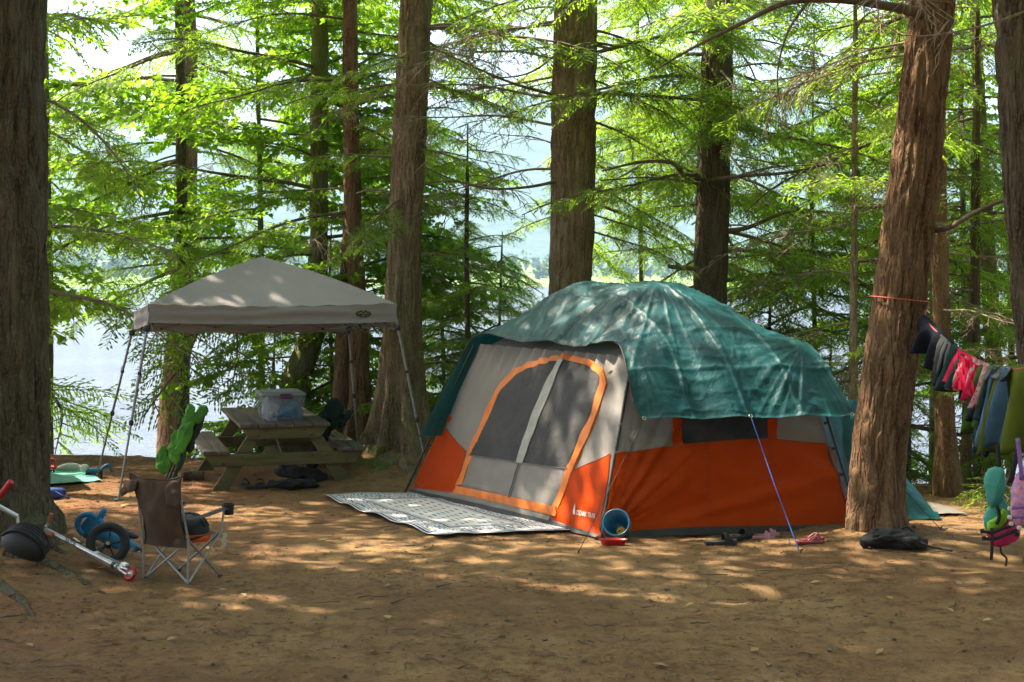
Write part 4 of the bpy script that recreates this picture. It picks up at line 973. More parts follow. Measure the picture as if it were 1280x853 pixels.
for k in range(4):
    a, b_ = eave[k], eave[(k + 1) % 4]; n = 40; m_ = 26
    A_ = np.zeros((n + 1, m_ + 1, 3)); B_ = np.zeros((n + 1, 9, 3))
    outn = ((a + b_) / 2 - cent); outn.z = 0; outn.normalize()
    UU, VV = np.meshgrid(np.arange(n + 1) / n, np.arange(m_ + 1) / m_, indexing='ij'); CU = np.minimum(UU, 1 - UU)
    WR = .014 * (N1(UU * 6 + k * 9, VV * 5, .4) - .5) + .010 * np.sin(UU * 60 + 4 * N1(UU * 8, k + .2)) * np.maximum(0, .25 - VV) * 3
    WR += .025 * (ridged(np.arctan2(VV + .01, CU + .01) * 5, k * 2.0, .5, 2) - .6) * np.exp(-np.hypot(CU * 3, VV * 2) * 2)
    U8, V8 = np.meshgrid(np.arange(n + 1) / n, np.arange(9) / 8, indexing='ij')
    WV = (.014 * np.sin(V8 * 9 + 7 * N1(U8 * 3, k * 5.0, V8)) + .018 * (N1(U8 * 5, V8 * 3, k * 3.3) - .5)) * np.sin(np.pi * U8).clip(0) ** .5
    for i in range(n + 1):
        u = i / n; e = a.lerp(b_, u); sag = -.03 * math.sin(math.pi * u)
        for j in range(m_ + 1):
            v = j / m_; p = e.lerp(peak, v); p.z = e.z + sag * (1 - v) + (peak.z - e.z) * (v + .07 * math.sin(math.pi * v) - .05 * math.sin(math.pi * v) * math.sin(math.pi * u))
            wr = float(WR[i, j])
            A_[i, j] = p + outn * wr * (0 if i in (0, n) else .5) + Vector((0, 0, wr * (0 if i in (0, n) else 1)))
        for j in range(9):
            v = j / 8; q = e.lerp(cent, 0) + Vector((0, 0, sag - VAL[k] * v * (1 - .05 * math.sin(math.pi * u))))
            wv = float(WV[i, j])
            B_[i, j] = q + outn * (wv + .012)
    roof.grid(A_); val.append(B_)
roof.build('canopy_roof', M['canopy'], can, world=True)
for B_ in val: MB().grid(B_).build('valance', M['canopy'], can, world=True)
for k in range(4):
    a, b_ = base[k] + Vector((0, 0, .01)), eave[k] + Vector((0, 0, -.06)); b_ = b_.lerp(cent, .012)
    j1 = a.lerp(b_, .40)
    lg = MB().tube([j1, b_], .017, 6).build('upper_leg', M['steel'], can, world=True)
    l2 = MB().tube([a, j1 + (b_ - a) * .02], .0135, 6).build('lower_leg', M['steel'], can, world=True)
    MB().box(j1, (.045, .045, .06), None, .008).build('slider', M['dark_plastic'], lg, world=True)
    MB().box(a.lerp(b_, .66), (.038, .038, .035), None, .006).build('collar', M['dark_plastic'], lg, world=True)
    MB().box(a.lerp(b_, .90), (.06, .06, .07), None, .01).build('corner_bracket', M['dark_plastic'], can, world=True)
    MB().box(a + Vector((0, 0, .004)), (.08, .08, .012), None, .003).build('foot', M['steel'], l2, world=True)
    c, d = eave[k], eave[(k + 1) % 4]; inn = (cent - (c + d) / 2); inn.z = 0; inn = inn.normalized() * .05
    for s0, s1 in ((0, .25), (.25, .5), (.5, .75), (.75, 1)):
        for fl in (0, 1):
            z0, z1 = (-.12, -.28) if fl == 0 else (-.28, -.12)
            p0 = c.lerp(d, s0) + inn * (1 + .5 * fl) + Vector((0, 0, z0)); p1 = c.lerp(d, s1) + inn * (1 + .5 * fl) + Vector((0, 0, z1))
            MB().tube([p0, p1], .011, 4).build('truss_bar', M['steel'], can, world=True)
        MB().box(c.lerp(d, (s0 + s1) / 2) + inn * 1.25 + Vector((0, 0, -.2)), (.03, .05, .04), None, .006).build('truss_joint', M['dark_plastic'], can, world=True)
# emblem on the front valance
e0 = eave[0].lerp(eave[1], .865); exx = (eave[1] - eave[0]).normalized(); fm = frame(exx, Vector((0, 0, 1)), exx.cross(Vector((0, 0, 1))), e0 + Vector((0, 0, -.11)) + exx.cross(Vector((0, 0, 1))) * .035)
M['emblem_gold'] = pm('emblem_gold', (.40, .33, .10), None, 20, .6)
mb = MB(); N_ = 24
mb.add([tuple(fm @ Vector((.085 * math.cos(2 * math.pi * i / N_), .036 * math.sin(2 * math.pi * i / N_) * (1.15 if i % 2 else .9), 0))) for i in range(N_)] + [tuple(fm @ Vector((0, 0, 0)))], [(i, (i + 1) % N_, N_) for i in range(N_)])
mb.build('emblem', M['dark_plastic'], can, smooth=False, world=True)
mb = MB()
for sx, sw, sh, dz in ((-.06, .022, .010, .006), (-.03, .02, .014, .012), (0, .022, .012, 0), (.032, .02, .014, .010), (.06, .02, .010, .004), (0, .05, .007, -.026), (0, .03, .006, .030)):
    mb.add([tuple(fm @ Vector(((sx + a * sw / 2) * .8, (dz + c * sh / 2) * .8, .003))) for a, c in ((-1, -1), (1, -1), (1, 1), (-1, 1))], [(0, 1, 2, 3)])
mb.build('emblem_print', M['emblem_gold'], can, smooth=False, world=True)
# ------------------------------------------------------------------ picnic table
M['deck_wood'] = pm('weathered_wood', (.155, .125, .10), (.085, .068, .054), 3, .8, .5, 30, .004, stretch=(6, .5, 6))
M['frame_wood'] = pm('green_timber', (.15, .125, .052), (.09, .073, .032), 3, .8, .4, 30, .004, stretch=(.7, 6, 6))
M['bolt'] = pm('bolt_steel', (.10, .095, .09), None, 20, .5, metal=.8)
TH = R(16); tc_ = GD(357, 17.15)
tb = empty('picnic_table', tc_, 'weathered wooden picnic table with attached benches under the grey canopy', 'picnic table', rz=TH)
LEN, TZ = 2.35, .735
def plank(x, z, w, th, name='plank', y0=-.0, L=LEN, mat='deck_wood', par=tb):
    mb = MB(); mb.box((x, y0 + L / 2, z - th / 2), (w, L, th), None, .006)
    o = mb.build(name, M[mat], par, smooth=False); return o
for i in range(5): plank(-.41 + .205 * i, TZ + random.uniform(-.003, .003), .195, .042, 'tabletop_plank', random.uniform(-.01, .01))
for s_ in (-1, 1):
    for i in (0, 1): plank(s_ * (.69 + .15 * i), .445 + random.uniform(-.002, .002), .142, .042, 'bench_plank', random.uniform(-.01, .01))
def beam(pts, y, th, name, mat='frame_wood'):
    """a flat board in the x-z plane: outline pts, thickness th along y"""
    n = len(pts); V = [(x, y - th / 2, z) for x, z in pts] + [(x, y + th / 2, z) for x, z in pts]
    bm = bmesh.new(); vs = [bm.verts.new(v) for v in V]
    bm.faces.new(vs[:n]); bm.faces.new(vs[n:][::-1])
    for i in range(n): bm.faces.new((vs[i], vs[n + i], vs[n + (i + 1) % n], vs[(i + 1) % n]))
    bmesh.ops.recalc_face_normals(bm, faces=bm.faces); bmesh.ops.bevel(bm, geom=list(bm.edges), offset=.004, segments=1, affect='EDGES')
    me = bpy.data.meshes.new(name); bm.to_mesh(me); bm.free(); return link(name, me, tb, M[mat])
for y in (.06, LEN - .30):
    beam([(-.49, .692), (.49, .692), (.40, .56), (-.40, .56)], y, .045, 'top_cleat')
    beam([(-.90, .402), (.90, .402), (.80, .265), (-.80, .265)], y, .045, 'tie_beam')
    for s_ in (-1, 1):
        beam([(s_ * .21, .691), (s_ * .36, .691), (s_ * .82, -.02), (s_ * .63, -.02)], y + .049, .045, 'leg')
        for bx, bz in ((.30, .60), (.22, .65), (.48, .36), (.70, .30)):
            Mx = frame(Vector((1, 0, 0)), Vector((0, 0, 1)), Vector((0, -1, 0)), (s_ * bx, y - .024, bz)); MB().lathe([(0, .008), (.011, .006), (.013, 0)], 10, Mx).build('bolt', M['bolt'], tb)
beam([(-.045, .69), (.045, .69), (.05, .42), (-.05, .42)], LEN * .5, .045, 'centre_brace')
for y0, y1 in ((.13, LEN * .5), (LEN - .37, LEN * .5)):
    MB().tube([(0, y0, .36), (0, y1, .64)], .03, 4).build('diagonal_brace', M['frame_wood'], tb, smooth=False)
top_w = wm(tb)
# ------------------------------------------------------------------ clear storage bin on the table
def clear_mat(name, tint, alpha_rough=.25, thin=.55):
    m, t, b = nodes(name)
    b.inputs['Base Color'].default_value = (*tint, 1); b.inputs['Roughness'].default_value = .3
    tp = t.nodes.new('ShaderNodeBsdfTransparent'); tp.inputs[0].default_value = (.92, .94, .97, 1); mx = t.nodes.new('ShaderNodeMixShader'); mx.inputs[0].default_value = thin
    t.links.new(b.outputs[0], mx.inputs[1]); t.links.new(tp.outputs[0], mx.inputs[2]); t.links.new(mx.outputs[0], t.nodes['Material Output'].inputs[0]); return m
M['bin_clear'] = clear_mat('clear_plastic', (.40, .44, .50), thin=.74); M['bin_lid'] = clear_mat('lid_plastic', (.52, .55, .60), thin=.5)
M['purple'] = pm('purple_plastic', (.10, .02, .08), None, 20, .4)
bn = empty('storage_bin', top_w @ Vector((.02, .30, TZ)), 'clear plastic storage bin with purple latches on the picnic table', 'storage bin', rz=TH)
def tub(w0, l0, w1, l1, h, th=.004):
    mb = MB(); ring = lambda w, l, z: [(sx * w / 2, l / 2 + sy * l / 2, z) for sx, sy in ((-1, -1), (1, -1), (1, 1), (-1, 1))]
    V = ring(w0, l0, 0) + ring(w1, l1, h); V = [(x, y + (l1 - (l0 if z == 0 else l1)) / 2, z) for x, y, z in V]
    mb.add(V, [(0, 1, 2, 3)] + [(i, 4 + i, 4 + (i + 1) % 4, (i + 1) % 4) for i in range(4)]); return mb
tub(.44, .60, .49, .66, .30).build('tub', M['bin_clear'], bn, smooth=False)
mb = MB(); mb.box((0, .33, .312), (.51, .68, .022), None, .008); mb.box((0, .33, .327), (.40, .56, .012), None, .005); mb.build('lid', M['bin_lid'], bn, smooth=False)
for x, y, sz in ((.02, -.016, (.13, .02, .06)), (.02, .676, (.13, .02, .06))): MB().box((x, y, .285), sz, None, .008).build('latch', M['purple'], bn, smooth=False)
mb = MB().box((0, .33, .30), (.515, .685, .012), None, .004); mb.build('rim', M['bin_lid'], bn, smooth=False)
M['blue_stuff'] = pm('blue_packet', (.10, .22, .36), (.05, .13, .25), 9, .5, .4, 20, .01); M['pale_stuff'] = pm('pale_packet', (.52, .54, .56), (.40, .42, .46), 9, .5, .4, 20, .01)
for c, ol, th_, mt in (((.08, .07, .012), [(-.22, 0), (.12, 0), (.13, .16), (.04, .23), (-.10, .16), (-.22, .10)], .12, 'blue_stuff'), ((-.08, .26, .012), [(-.12, 0), (.10, 0), (.10, .2), (0, .26), (-.12, .22)], .16, 'pale_stuff'), ((.07, .46, .012), [(-.14, 0), (.13, 0), (.12, .18), (-.10, .24)], .16, 'pale_stuff'), ((-.1, .06, .012), [(-.1, 0), (.06, 0), (.06, .16), (-.08, .2)], .07, 'pale_stuff')):
    MB().puffy(ol, th_, Matrix.Translation(c), lump=.3, crumple=.04).build('packed_bag', M[mt], bn)

# ------------------------------------------------------------------ folding camp chair, brown
M['chair_steel'] = pm('chair_steel', (.36, .37, .38), (.28, .29, .30), 20, .4, metal=.5)
M['brown_cloth'] = pm('brown_canvas', (.085, .047, .028), (.052, .030, .019), 6, .85, .4, 60, .003)
M['olive_cloth'] = pm('olive_canvas', (.085, .075, .042), None, 6, .85, .4, 60, .003)
M['black_cloth'] = pm('black_cloth', (.018, .018, .020), (.010, .010, .012), 8, .75, .4, 50, .004)
M['black_piping'] = pm('black_piping', (.012, .012, .013), None, 8, .6)
cp = G(229, 723)
ch = empty('folding_chair', cp, 'brown canvas folding chair with steel legs and a cup holder', 'folding chair', rz=R(64)); ch.scale = (.88, .88, .88)
# local: +x is the way the chair faces
W2, D2, SZ = .215, .21, .36
ft = {(i, j): Vector((i * D2, j * W2, .0)) for i in (-1, 1) for j in (-1, 1)}
for e in ft.values():
    w_ = wm(ch) @ e; e.z = gz(w_.x, w_.y) - cp.z + .012
sc_ = {(i, j): Vector((i * D2 * .98, j * W2 * 1.02, SZ)) for i in (-1, 1) for j in (-1, 1)}
kk = [(-1, -1), (1, -1), (1, 1), (-1, 1)]
for i in range(4):
    a, b_ = kk[i], kk[(i + 1) % 4]
    MB().tube([ft[a], sc_[b_]], .0095, 8).build('cross_leg', M['chair_steel'], ch); MB().tube([ft[b_] + Vector((.004, .004, 0)), sc_[a] + Vector((.012, .012, 0))], .0095, 8).build('cross_leg', M['chair_steel'], ch)
for k in kk:
    MB().box(ft[k], (.045, .03, .022), None, .006).build('foot', M['dark_plastic'], ch, smooth=False)
bt = {}
for j in (-1, 1):
    a = ft[(-1, j)]; bt[j] = Vector((-D2 - .13, j * W2, .84)); mid_ = sc_[(-1, j)]
    MB().tube([a + Vector((-.02, j * .012, 0)), mid_ + Vector((-.02, j * .012, 0)), bt[j]], .0095, 8).build('back_post', M['chair_steel'], ch)
    f_ = sc_[(1, j)] + Vector((.01, 0, 0)); MB().tube([f_, f_ + Vector((.05, 0, .21))], .0095, 8).build('arm_post', M['chair_steel'], ch)
    pts = [Vector((-D2 - .06, j * (W2 + .01), .55)), Vector((-.05, j * (W2 + .015), .545)), Vector((D2 + .12, j * (W2 + .01), .575))]
    A_ = np.zeros((12, 4, 3))
    for i in range(12):
        q = spline(pts, 6)[min(12, i)]
        for c in range(4): A_[i, c] = q + Vector((0, (c - 1.5) * .034, -.008 * abs(c - 1.5)))
    MB().grid(A_).build('armrest', M['black_cloth'], ch)
    MB().box(f_ + Vector((.055, 0, .215)), (.03, .05, .02), None, .006).build('arm_cap', M['dark_plastic'], ch, smooth=False)
A_ = np.zeros((20, 20, 3)); a_, b2 = sc_[(-1, -1)], sc_[(1, 1)]
uu2, vv2 = np.meshgrid(np.linspace(0, 1, 20), np.linspace(0, 1, 20), indexing='ij')
A_[..., 0] = -D2 + 2 * D2 * uu2; A_[..., 1] = -W2 + 2 * W2 * vv2; A_[..., 2] = SZ + .01 - .07 * np.sin(np.pi * uu2) * np.sin(np.pi * vv2) + .02 * (fbm(uu2 * 5, vv2 * 5, 2.) - .5)
MB().grid(A_).build('seat', M['black_cloth'], ch)
A_ = np.zeros((26, 24, 3)); uu2, vv2 = np.meshgrid(np.linspace(0, 1, 26), np.linspace(0, 1, 24), indexing='ij')
zz_ = .30 + .56 * uu2 + .045 * np.abs(2 * vv2 - 1) ** 3 * sstep(.6, 1, uu2); wid = 1 + .22 * sstep(.72, .98, uu2) - .10 * np.sin(np.pi * np.clip(uu2 * 1.4, 0, 1))
A_[..., 1] = (vv2 - .5) * 2 * W2 * wid; A_[..., 2] = zz_
A_[..., 0] = -D2 - .13 * np.clip((zz_ - .36) / .48, 0, 1) - .02 - .075 * np.sin(np.pi * vv2) * np.sin(np.pi * np.clip(uu2 * .9 + .1, 0, 1)) + .035 * (ridged(uu2 * 2.2 + vv2 * 1.5, vv2 * 5 - uu2, 4., 3) - .5)
bk = MB().grid(A_).build('backrest', M['brown_cloth'], ch)
rim = [Vector(A_[i, 0]) for i in range(26)] + [Vector(A_[25, i]) for i in range(24)] + [Vector(A_[i, 23]) for i in range(25, -1, -1)]
MB().tube(rim, .006, 5).build('piping', M['black_piping'], bk)
fl = frame(Vector((0, 1, 0)), Vector((1, 0, 0)), Vector((0, 0, 1)), (-D2 - .175, -W2 + .02, .765))
MB().puffy([(-.085, -.06), (-.02, -.105), (.06, -.08), (.07, .03), (.03, .085), (-.07, .085)], .016, fl, crumple=.02).build('wing_flap', M['brown_cloth'], ch)
fl = frame(Vector((0, 1, 0)), Vector((1, 0, 0)), Vector((0, 0, 1)), (-D2 - .16, W2 + .02, .79))
MB().puffy([(-.07, .06), (.03, .05), (.09, -.02), (.10, -.08), (.03, -.06), (-.05, -.02)], .03, fl, crumple=.03).build('wing_flap', M['brown_cloth'], ch)
MB().puffy([(-.12, 0), (.10, .0), (.12, .09), (.05, .14), (-.10, .12)], .04, frame(Vector((0, 1, 0)), Vector((1, 0, 0)), Vector((0, 0, 1)), (-D2 - .02, -.05, .32)), lump=.3).build('side_pocket', M['olive_cloth'], ch)
Mx = Matrix.Translation((D2 + .10, -W2 - .01, .50)); mb = MB().lathe([(.045, .085), (.050, .08), (.046, .0), (0.0, -.004)], 18, Mx); mb.build('cup_holder', M['black_cloth'], ch)
MB().torus(Matrix.Translation((D2 + .10, -W2 - .01, .585)), .05, .006, 20, 6).build('cup_ring', M['black_piping'], ch)
cw = wm(ch)
hm = empty('bike_helmet', cw @ Vector((.04, -.03, SZ - .055)), 'black and orange helmet resting on the brown chair seat', 'helmet')
M['black_gloss'] = pm('black_shell', (.014, .014, .015), None, 8, .55); M['orange_shell'] = pm('orange_shell', (.75, .12, .02), None, 8, .45)
mb = MB(); prof = [(.128, .03), (.134, .07), (.130, .11), (.108, .155), (.07, .185), (.03, .197), (0, .199)]; mb.lathe(prof, 28, Matrix.Diagonal((1.1, .9, 1, 1))); mb.build('shell', M['black_gloss'], hm)
MB().lathe([(.10, .0), (.130, .004), (.137, .03), (.136, .058), (.128, .062)], 28, Matrix.Diagonal((1.1, .9, 1, 1))).build('lower_band', M['orange_shell'], hm)
for a in (-.5, 0, .5):
    q = [Vector((math.sin(t_) * .146 * math.cos(a), math.sin(t_) * .122 * math.sin(a) if a else 0, .075 + .128 * math.cos(t_))) for t_ in np.linspace(-1.3, 1.3, 9)]; MB().tube(q, .010, 6).build('rib', M['black_gloss'], hm)
rg = MB(); A_ = np.zeros((8, 10, 3))
for i in range(8):
    for j in range(10): A_[i, j] = cw @ Vector((.20 + .008 * i + .01 * math.sin(j), -.245 - .006 * math.sin(i * 1.9 + j * .5), SZ + .0 - .013 * j))
tag(rg.grid(A_).build('white_rag', pm('white_rag', (.62, .60, .56), None, 8, .8)), 'small white rag hanging from the brown chair seat', 'rag')

# ------------------------------------------------------------------ folded chairs
M['green_cloth'] = pm('green_nylon', (.075, .32, .010), (.035, .17, .008), 5, .55, .4, 40, .004, trans=.2)
M['dark_green'] = pm('dark_green_canvas', (.008, .040, .036), (.005, .022, .02), 5, .75, .4, 40, .004)
def folded_chair(name, b, t_, label, cloth, lumps, r=.07, dk='dark_plastic'):
    ax = (t_ - b); L = ax.length; ax.normalize(); x_ = ax.cross(Vector((0, 1, 0))).normalized(); y_ = ax.cross(x_)
    o = empty(name, b, label, 'folded chair'); Mx = frame(x_, y_, ax, Vector((0, 0, 0)))
    for k in range(8):
        a = k * 2.39; rr = r * math.sqrt((k + .5) / 8); f0 = Mx @ Vector((rr * math.cos(a) * 1.3, rr * math.sin(a), 0.0)); f1 = Mx @ Vector((rr * math.cos(a + 1.2), rr * math.sin(a + 1.2), L * random.uniform(.85, .98)))
        f0.z = max(f0.z, .012)
        MB().tube([f0, f1], .0095, 6).build('tube', M[dk], o)
        MB().box(f0 + Vector((0, 0, .0)), (.03, .03, .024), None, .006).build('foot', M['dark_plastic'], o, smooth=False)
    for q, (u, off, ol, th_, rot, mt) in enumerate(lumps):
        Mq = Mx @ Matrix.Translation((off[0], -off[1], u * L)) @ Matrix.Rotation(R(rot), 4, 'Y')
        MB().puffy(ol, th_, Mq, seed=q * 7, lump=.4, crumple=.055).build('cloth_fold', M[mt], o)
    return o
def oval(a, b_, n=9, j=.15, s=0): 
    r_ = random.Random(s); return [(a * math.cos(2 * math.pi * i / n) * (1 + r_.uniform(-j, j)), b_ * math.sin(2 * math.pi * i / n) * (1 + r_.uniform(-j, j))) for i in range(n)]
gb = G(200, 630); gt = P(250, 514, 16.0)
folded_chair('folded_chair', gb, gt, 'folded bright green camp chair leaning by the table bench', 'green', [
    (.40, (.13, -.05), [(-.05, -.10), (.04, -.13), (.10, -.06), (.08, .08), (.0, .16), (-.06, .05)], .035, 30, 'green_cloth'), (.55, (.07, -.09), [(-.05, -.16), (.05, -.12), (.07, .06), (.02, .18), (-.05, .10)], .04, 16, 'green_cloth'), (.66, (.03, -.11), [(-.05, -.14), (.03, -.18), (.08, .02), (.03, .16), (-.06, .14)], .05, 2, 'green_cloth'),
    (.80, (.05, -.10), [(-.06, -.12), (.05, -.13), (.06, .06), (.0, .13), (-.06, .06)], .06, 14, 'green_cloth'), (.92, (.075, -.08), [(-.04, -.11), (.04, -.12), (.05, .05), (.0, .11), (-.045, .05)], .07, 16, 'green_cloth'), (.97, (-.03, -.08), [(-.05, -.10), (.04, -.12), (.055, .04), (.01, .09), (-.05, .06)], .07, -6, 'green_cloth'),
    (.80, (-.06, -.06), [(-.03, -.24), (.03, -.22), (.03, .12), (-.02, .16)], .05, 2, 'black_cloth'), (.60, (-.02, -.07), [(-.02, -.22), (.03, -.24), (.03, .16), (-.02, .18)], .05, 6, 'dark_green')], .06)
db = GD(386, 18.35); dt = P(424, 505, 18.1)
folded_chair('folded_chair', db, dt, 'folded dark green camp chair leaning against the right table bench', 'dg', [
    (.86, (.02, -.06), oval(.12, .20, 9, .15, 11), .13, 8, 'dark_green'), (.66, (.07, -.06), oval(.10, .19, 9, .2, 12), .11, 24, 'dark_green'), (.45, (.04, -.05), oval(.09, .22, 9, .2, 13), .10, 4, 'black_cloth'), (.84, (-.13, -.03), oval(.05, .14, 9, .2, 14), .08, -12, 'dark_green'), (.22, (0, -.03), oval(.09, .2, 9, .2, 15), .1, 0, 'black_cloth')], .06)
# things under and beside the table
def bag(name, p, ol, th_, rz, label, cat, mat, straps=(), tilt=0):
    o = empty(name, p, label, cat, rz=rz); Mq = Matrix.Rotation(R(tilt), 4, 'X')
    MB().puffy(ol, th_, Mq, seed=len(label), lump=.5, rings=8, crumple=.07).build('body', M[mat], o)
    for s_ in straps: MB().tube(spline(s_, 5), .010, 6).build('strap', M['black_cloth'], o)
    return o
bag('chair_bag', G(364, 612) + Vector((0, 0, .0)), [(-.27, .01), (.26, .01), (.28, .06), (.20, .10), (-.18, .095), (-.28, .06)], .16, R(5), 'long black carry bag lying under the picnic table', 'bag', 'black_cloth', [[(-.2, -.07, .05), (-.05, -.10, .10), (.12, -.08, .06)]])
bag('rolled_bag', G(375, 603), [(-.28, .07), (.0, .03), (.27, .0), (.30, .09), (.10, .16), (-.26, .19)], .16, R(-8), 'black rolled bag propped behind the long carry bag', 'bag', 'black_cloth')
def sandal(p, rz, cols, mat_s, mat_t, L=.26, wd=.10):
    pass
def sandals(name, p, rz, label, ms, mt, L=.25, gap=.13, slide=True, wedge=.025, offs=(0, .04)):
    for k, s_ in enumerate((-1, 1)):
        o = empty(name, p + Vector((math.cos(rz + R(90)) * s_ * gap / 2, math.sin(rz + R(90)) * s_ * gap / 2, 0)) + Vector((math.cos(rz), math.sin(rz), 0)) * offs[k], label[k], 'sandal', rz=rz + .25 * s_ * (k + .3)); o.location.z = gz(o.location.x, o.location.y) + .004
        ol = [(-.5, -.16), (-.25, -.19), (.1, -.17), (.35, -.21), (.5, -.08), (.48, .12), (.3, .20), (0, .16), (-.3, .18), (-.5, .14)]
        mb = MB(); n = len(ol)
        bm = bmesh.new(); vb = [bm.verts.new((a * L, b_ * L, 0)) for a, b_ in ol]; vt = [bm.verts.new((a * L * 1.02, b_ * L * 1.02, wedge + .012 * (a > .4))) for a, b_ in ol]
        bm.faces.new(vb[::-1]); bm.faces.new(vt)
        for i in range(n): bm.faces.new((vb[i], vb[(i + 1) % n], vt[(i + 1) % n], vt[i]))
        bmesh.ops.bevel(bm, geom=list(bm.edges), offset=.005, segments=2, affect='EDGES'); me = bpy.data.meshes.new('sole'); bm.to_mesh(me); bm.free(); link('sole', me, o, ms)
        if slide:
            A_ = np.zeros((9, 7, 3))
            for i in range(9):
                an = math.pi * i / 8
                for j in range(7): A_[i, j] = ((.02 + .13 * j / 6 + .05) * L * 2 - .02, math.cos(an) * .19 * L * 1.05, wedge + math.sin(an) * (.055 + .012 * math.sin(j)) * L / .25)
            MB().grid(A_).build('strap', mt, o)
            A_ = A_.copy(); A_[..., 0] -= .15 * L; 
        else:
            for sg in (-1, 1): MB().tube(spline([(.34 * L, 0, wedge), (.2 * L, sg * .06 * L, wedge + .04), (-.05 * L, sg * .17 * L, wedge)], 5), .007, 6).build('strap', mt, o)
M['dark_foam'] = pm('dark_foam', (.03, .028, .028), None, 20, .8); M['pink_foam'] = pm('pink_foam', (.45, .22, .24), (.36, .16, .19), 30, .8); M['red_foam'] = pm('red_foam', (.22, .03, .04), (.16, .02, .03), 20, .7); M['rose'] = pm('rose_strap', (.5, .18, .20), None, 20, .7)
sandals('sandal', G(915, 678), R(12), ('black strapped sandal turned aside in front of the tent wall', 'black strapped sandal lying beside the pink pair by the tent'), M['dark_foam'], M['black_cloth'], .27, .24, True, .03, (-.14, .12))
sandals('sandal', G(955, 673), R(-10), ('pink slide sandal nearer the black sandals', 'pink slide sandal half hidden behind its twin'), M['pink_foam'], M['pink_foam'], .19, .12, True, .02)
sandals('sandal', G(1011, 679), R(4), ('dark red flip-flop by the blue guy rope', 'dark red flip-flop behind the other by the blue rope'), M['red_foam'], M['rose'], .22, .10, False, .02)
sandals('sandal', G(316, 611), R(100), ('black shoe under the left bench end of the table', 'black shoe beside its pair beneath the picnic table'), M['dark_foam'], M['black_cloth'], .27, .15, True, .035)
lg = G(241, 601); o = empty('log', lg, 'short cut log lying beneath the left table bench', 'log', rz=R(14))
MB().tube([(-.12, 0, .055), (0, .005, .057), (.14, 0, .056)], [.052, .056, .053], 14).build('bark', M['bark_dark'], o)
MB().lathe([(0, 0), (.05, 0)], 14, frame(Vector((0, 1, 0)), Vector((0, 0, 1)), Vector((1, 0, 0)), (.1415, 0, .056))).build('cut_end', pm('cut_wood', (.33, .24, .14), None, 30, .8), o)
bag('black_bag', G(1116, 686), [(-.24, .01), (.20, .0), (.25, .06), (.12, .12), (-.08, .15), (-.22, .11)], .22, R(-6), 'soft black bag slumped at the foot of the leaning trunk', 'bag', 'black_cloth', [[(.15, -.05, .09), (.27, -.10, .04), (.36, -.05, .015), (.44, -.12, .012)], [(-.18, -.09, .08), (-.05, -.13, .12), (.08, -.10, .06)], [(.05, .02, .14), (.12, .03, .17), (.20, 0, .08)]])

# ------------------------------------------------------------------ patterned mat before the door
def mat_mat():
    m, t, b = nodes('mat_print'); tc = t.nodes.new('ShaderNodeTexCoord'); sx = t.nodes.new('ShaderNodeSeparateXYZ'); t.links.new(tc.outputs['UV'], sx.inputs[0])
    def mth(op, a, b_=None, c=None):
        n = t.nodes.new('ShaderNodeMath'); n.operation = op
        for i, k in enumerate((a, b_, c)):
            if k is None: continue
            if isinstance(k, (int, float)): n.inputs[i].default_value = k
            else: t.links.new(k, n.inputs[i])
        return n.outputs[0]
    u, v = sx.outputs[0], sx.outputs[1]
    eu = mth('MINIMUM', u, mth('SUBTRACT', 3.0, u)); ev = mth('MINIMUM', v, mth('SUBTRACT', 2.0, v)); e = mth('MINIMUM', eu, ev)     # metres from the edge
    def stripe(c, w): return mth('LESS_THAN', mth('ABSOLUTE', mth('SUBTRACT', e, c)), w)
    lines = mth('MAXIMUM', stripe(.045, .020), mth('MAXIMUM', stripe(.10, .010), mth('MAXIMUM', stripe(.44, .022), stripe(.50, .008))))
    # scrolls in the border
    w = t.nodes.new('ShaderNodeTexWave'); w.wave_type = 'RINGS'; w.inputs['Scale'].default_value = 5.5; w.inputs['Distortion'].default_value = 9; w.inputs['Detail'].default_value = 2; w.inputs['Detail Scale'].default_value = 2.2; t.links.new(tc.outputs['UV'], w.inputs['Vector'])
    scroll = mth('MULTIPLY', mth('LESS_THAN', w.outputs['Fac'], .32), mth('MULTIPLY', mth('GREATER_THAN', e, .125), mth('LESS_THAN', e, .41)))
    # dashes in the middle field
    du = mth('ABSOLUTE', mth('SUBTRACT', mth('FRACT', mth('MULTIPLY', u, 5.2)), .5)); row = mth('FLOOR', mth('MULTIPLY', v, 8.5))
    dv = mth('ABSOLUTE', mth('SUBTRACT', mth('FRACT', mth('MULTIPLY', v, 8.5)), .5)); dsh = mth('ABSOLUTE', mth('SUBTRACT', mth('FRACT', mth('ADD', mth('MULTIPLY', u, 5.2), mth('MULTIPLY', row, .37))), .5))
    dash = mth('MULTIPLY', mth('MULTIPLY', mth('LESS_THAN', dv, .16), mth('LESS_THAN', dsh, .22)), mth('GREATER_THAN', e, .56))
    f = mth('MAXIMUM', lines, mth('MAXIMUM', scroll, dash))
    c = mix_col(t, f, (.68, .68, .68), (.030, .055, .15))
    c = mix_col(t, ramp(t, noise_out(t, 5, 5), .58, .82), c, (.42, .36, .28))
    t.links.new(c, b.inputs['Base Color']); b.inputs['Roughness'].default_value = .7; bump(t, b, noise_out(t, 120, 3), .4, .003); return m
q4 = [G(400, 622), G(548, 618), G(722, 666), G(548, 674)]
n_, m_ = 70, 50; uu2, vv2 = np.meshgrid(np.linspace(0, 1, n_), np.linspace(0, 1, m_), indexing='ij')
c4 = [np.array(k) for k in q4]
A_ = ((c4[0] * (1 - uu2)[..., None] + c4[3] * uu2[..., None]) * (1 - vv2)[..., None] + (c4[1] * (1 - uu2)[..., None] + c4[2] * uu2[..., None]) * vv2[..., None])
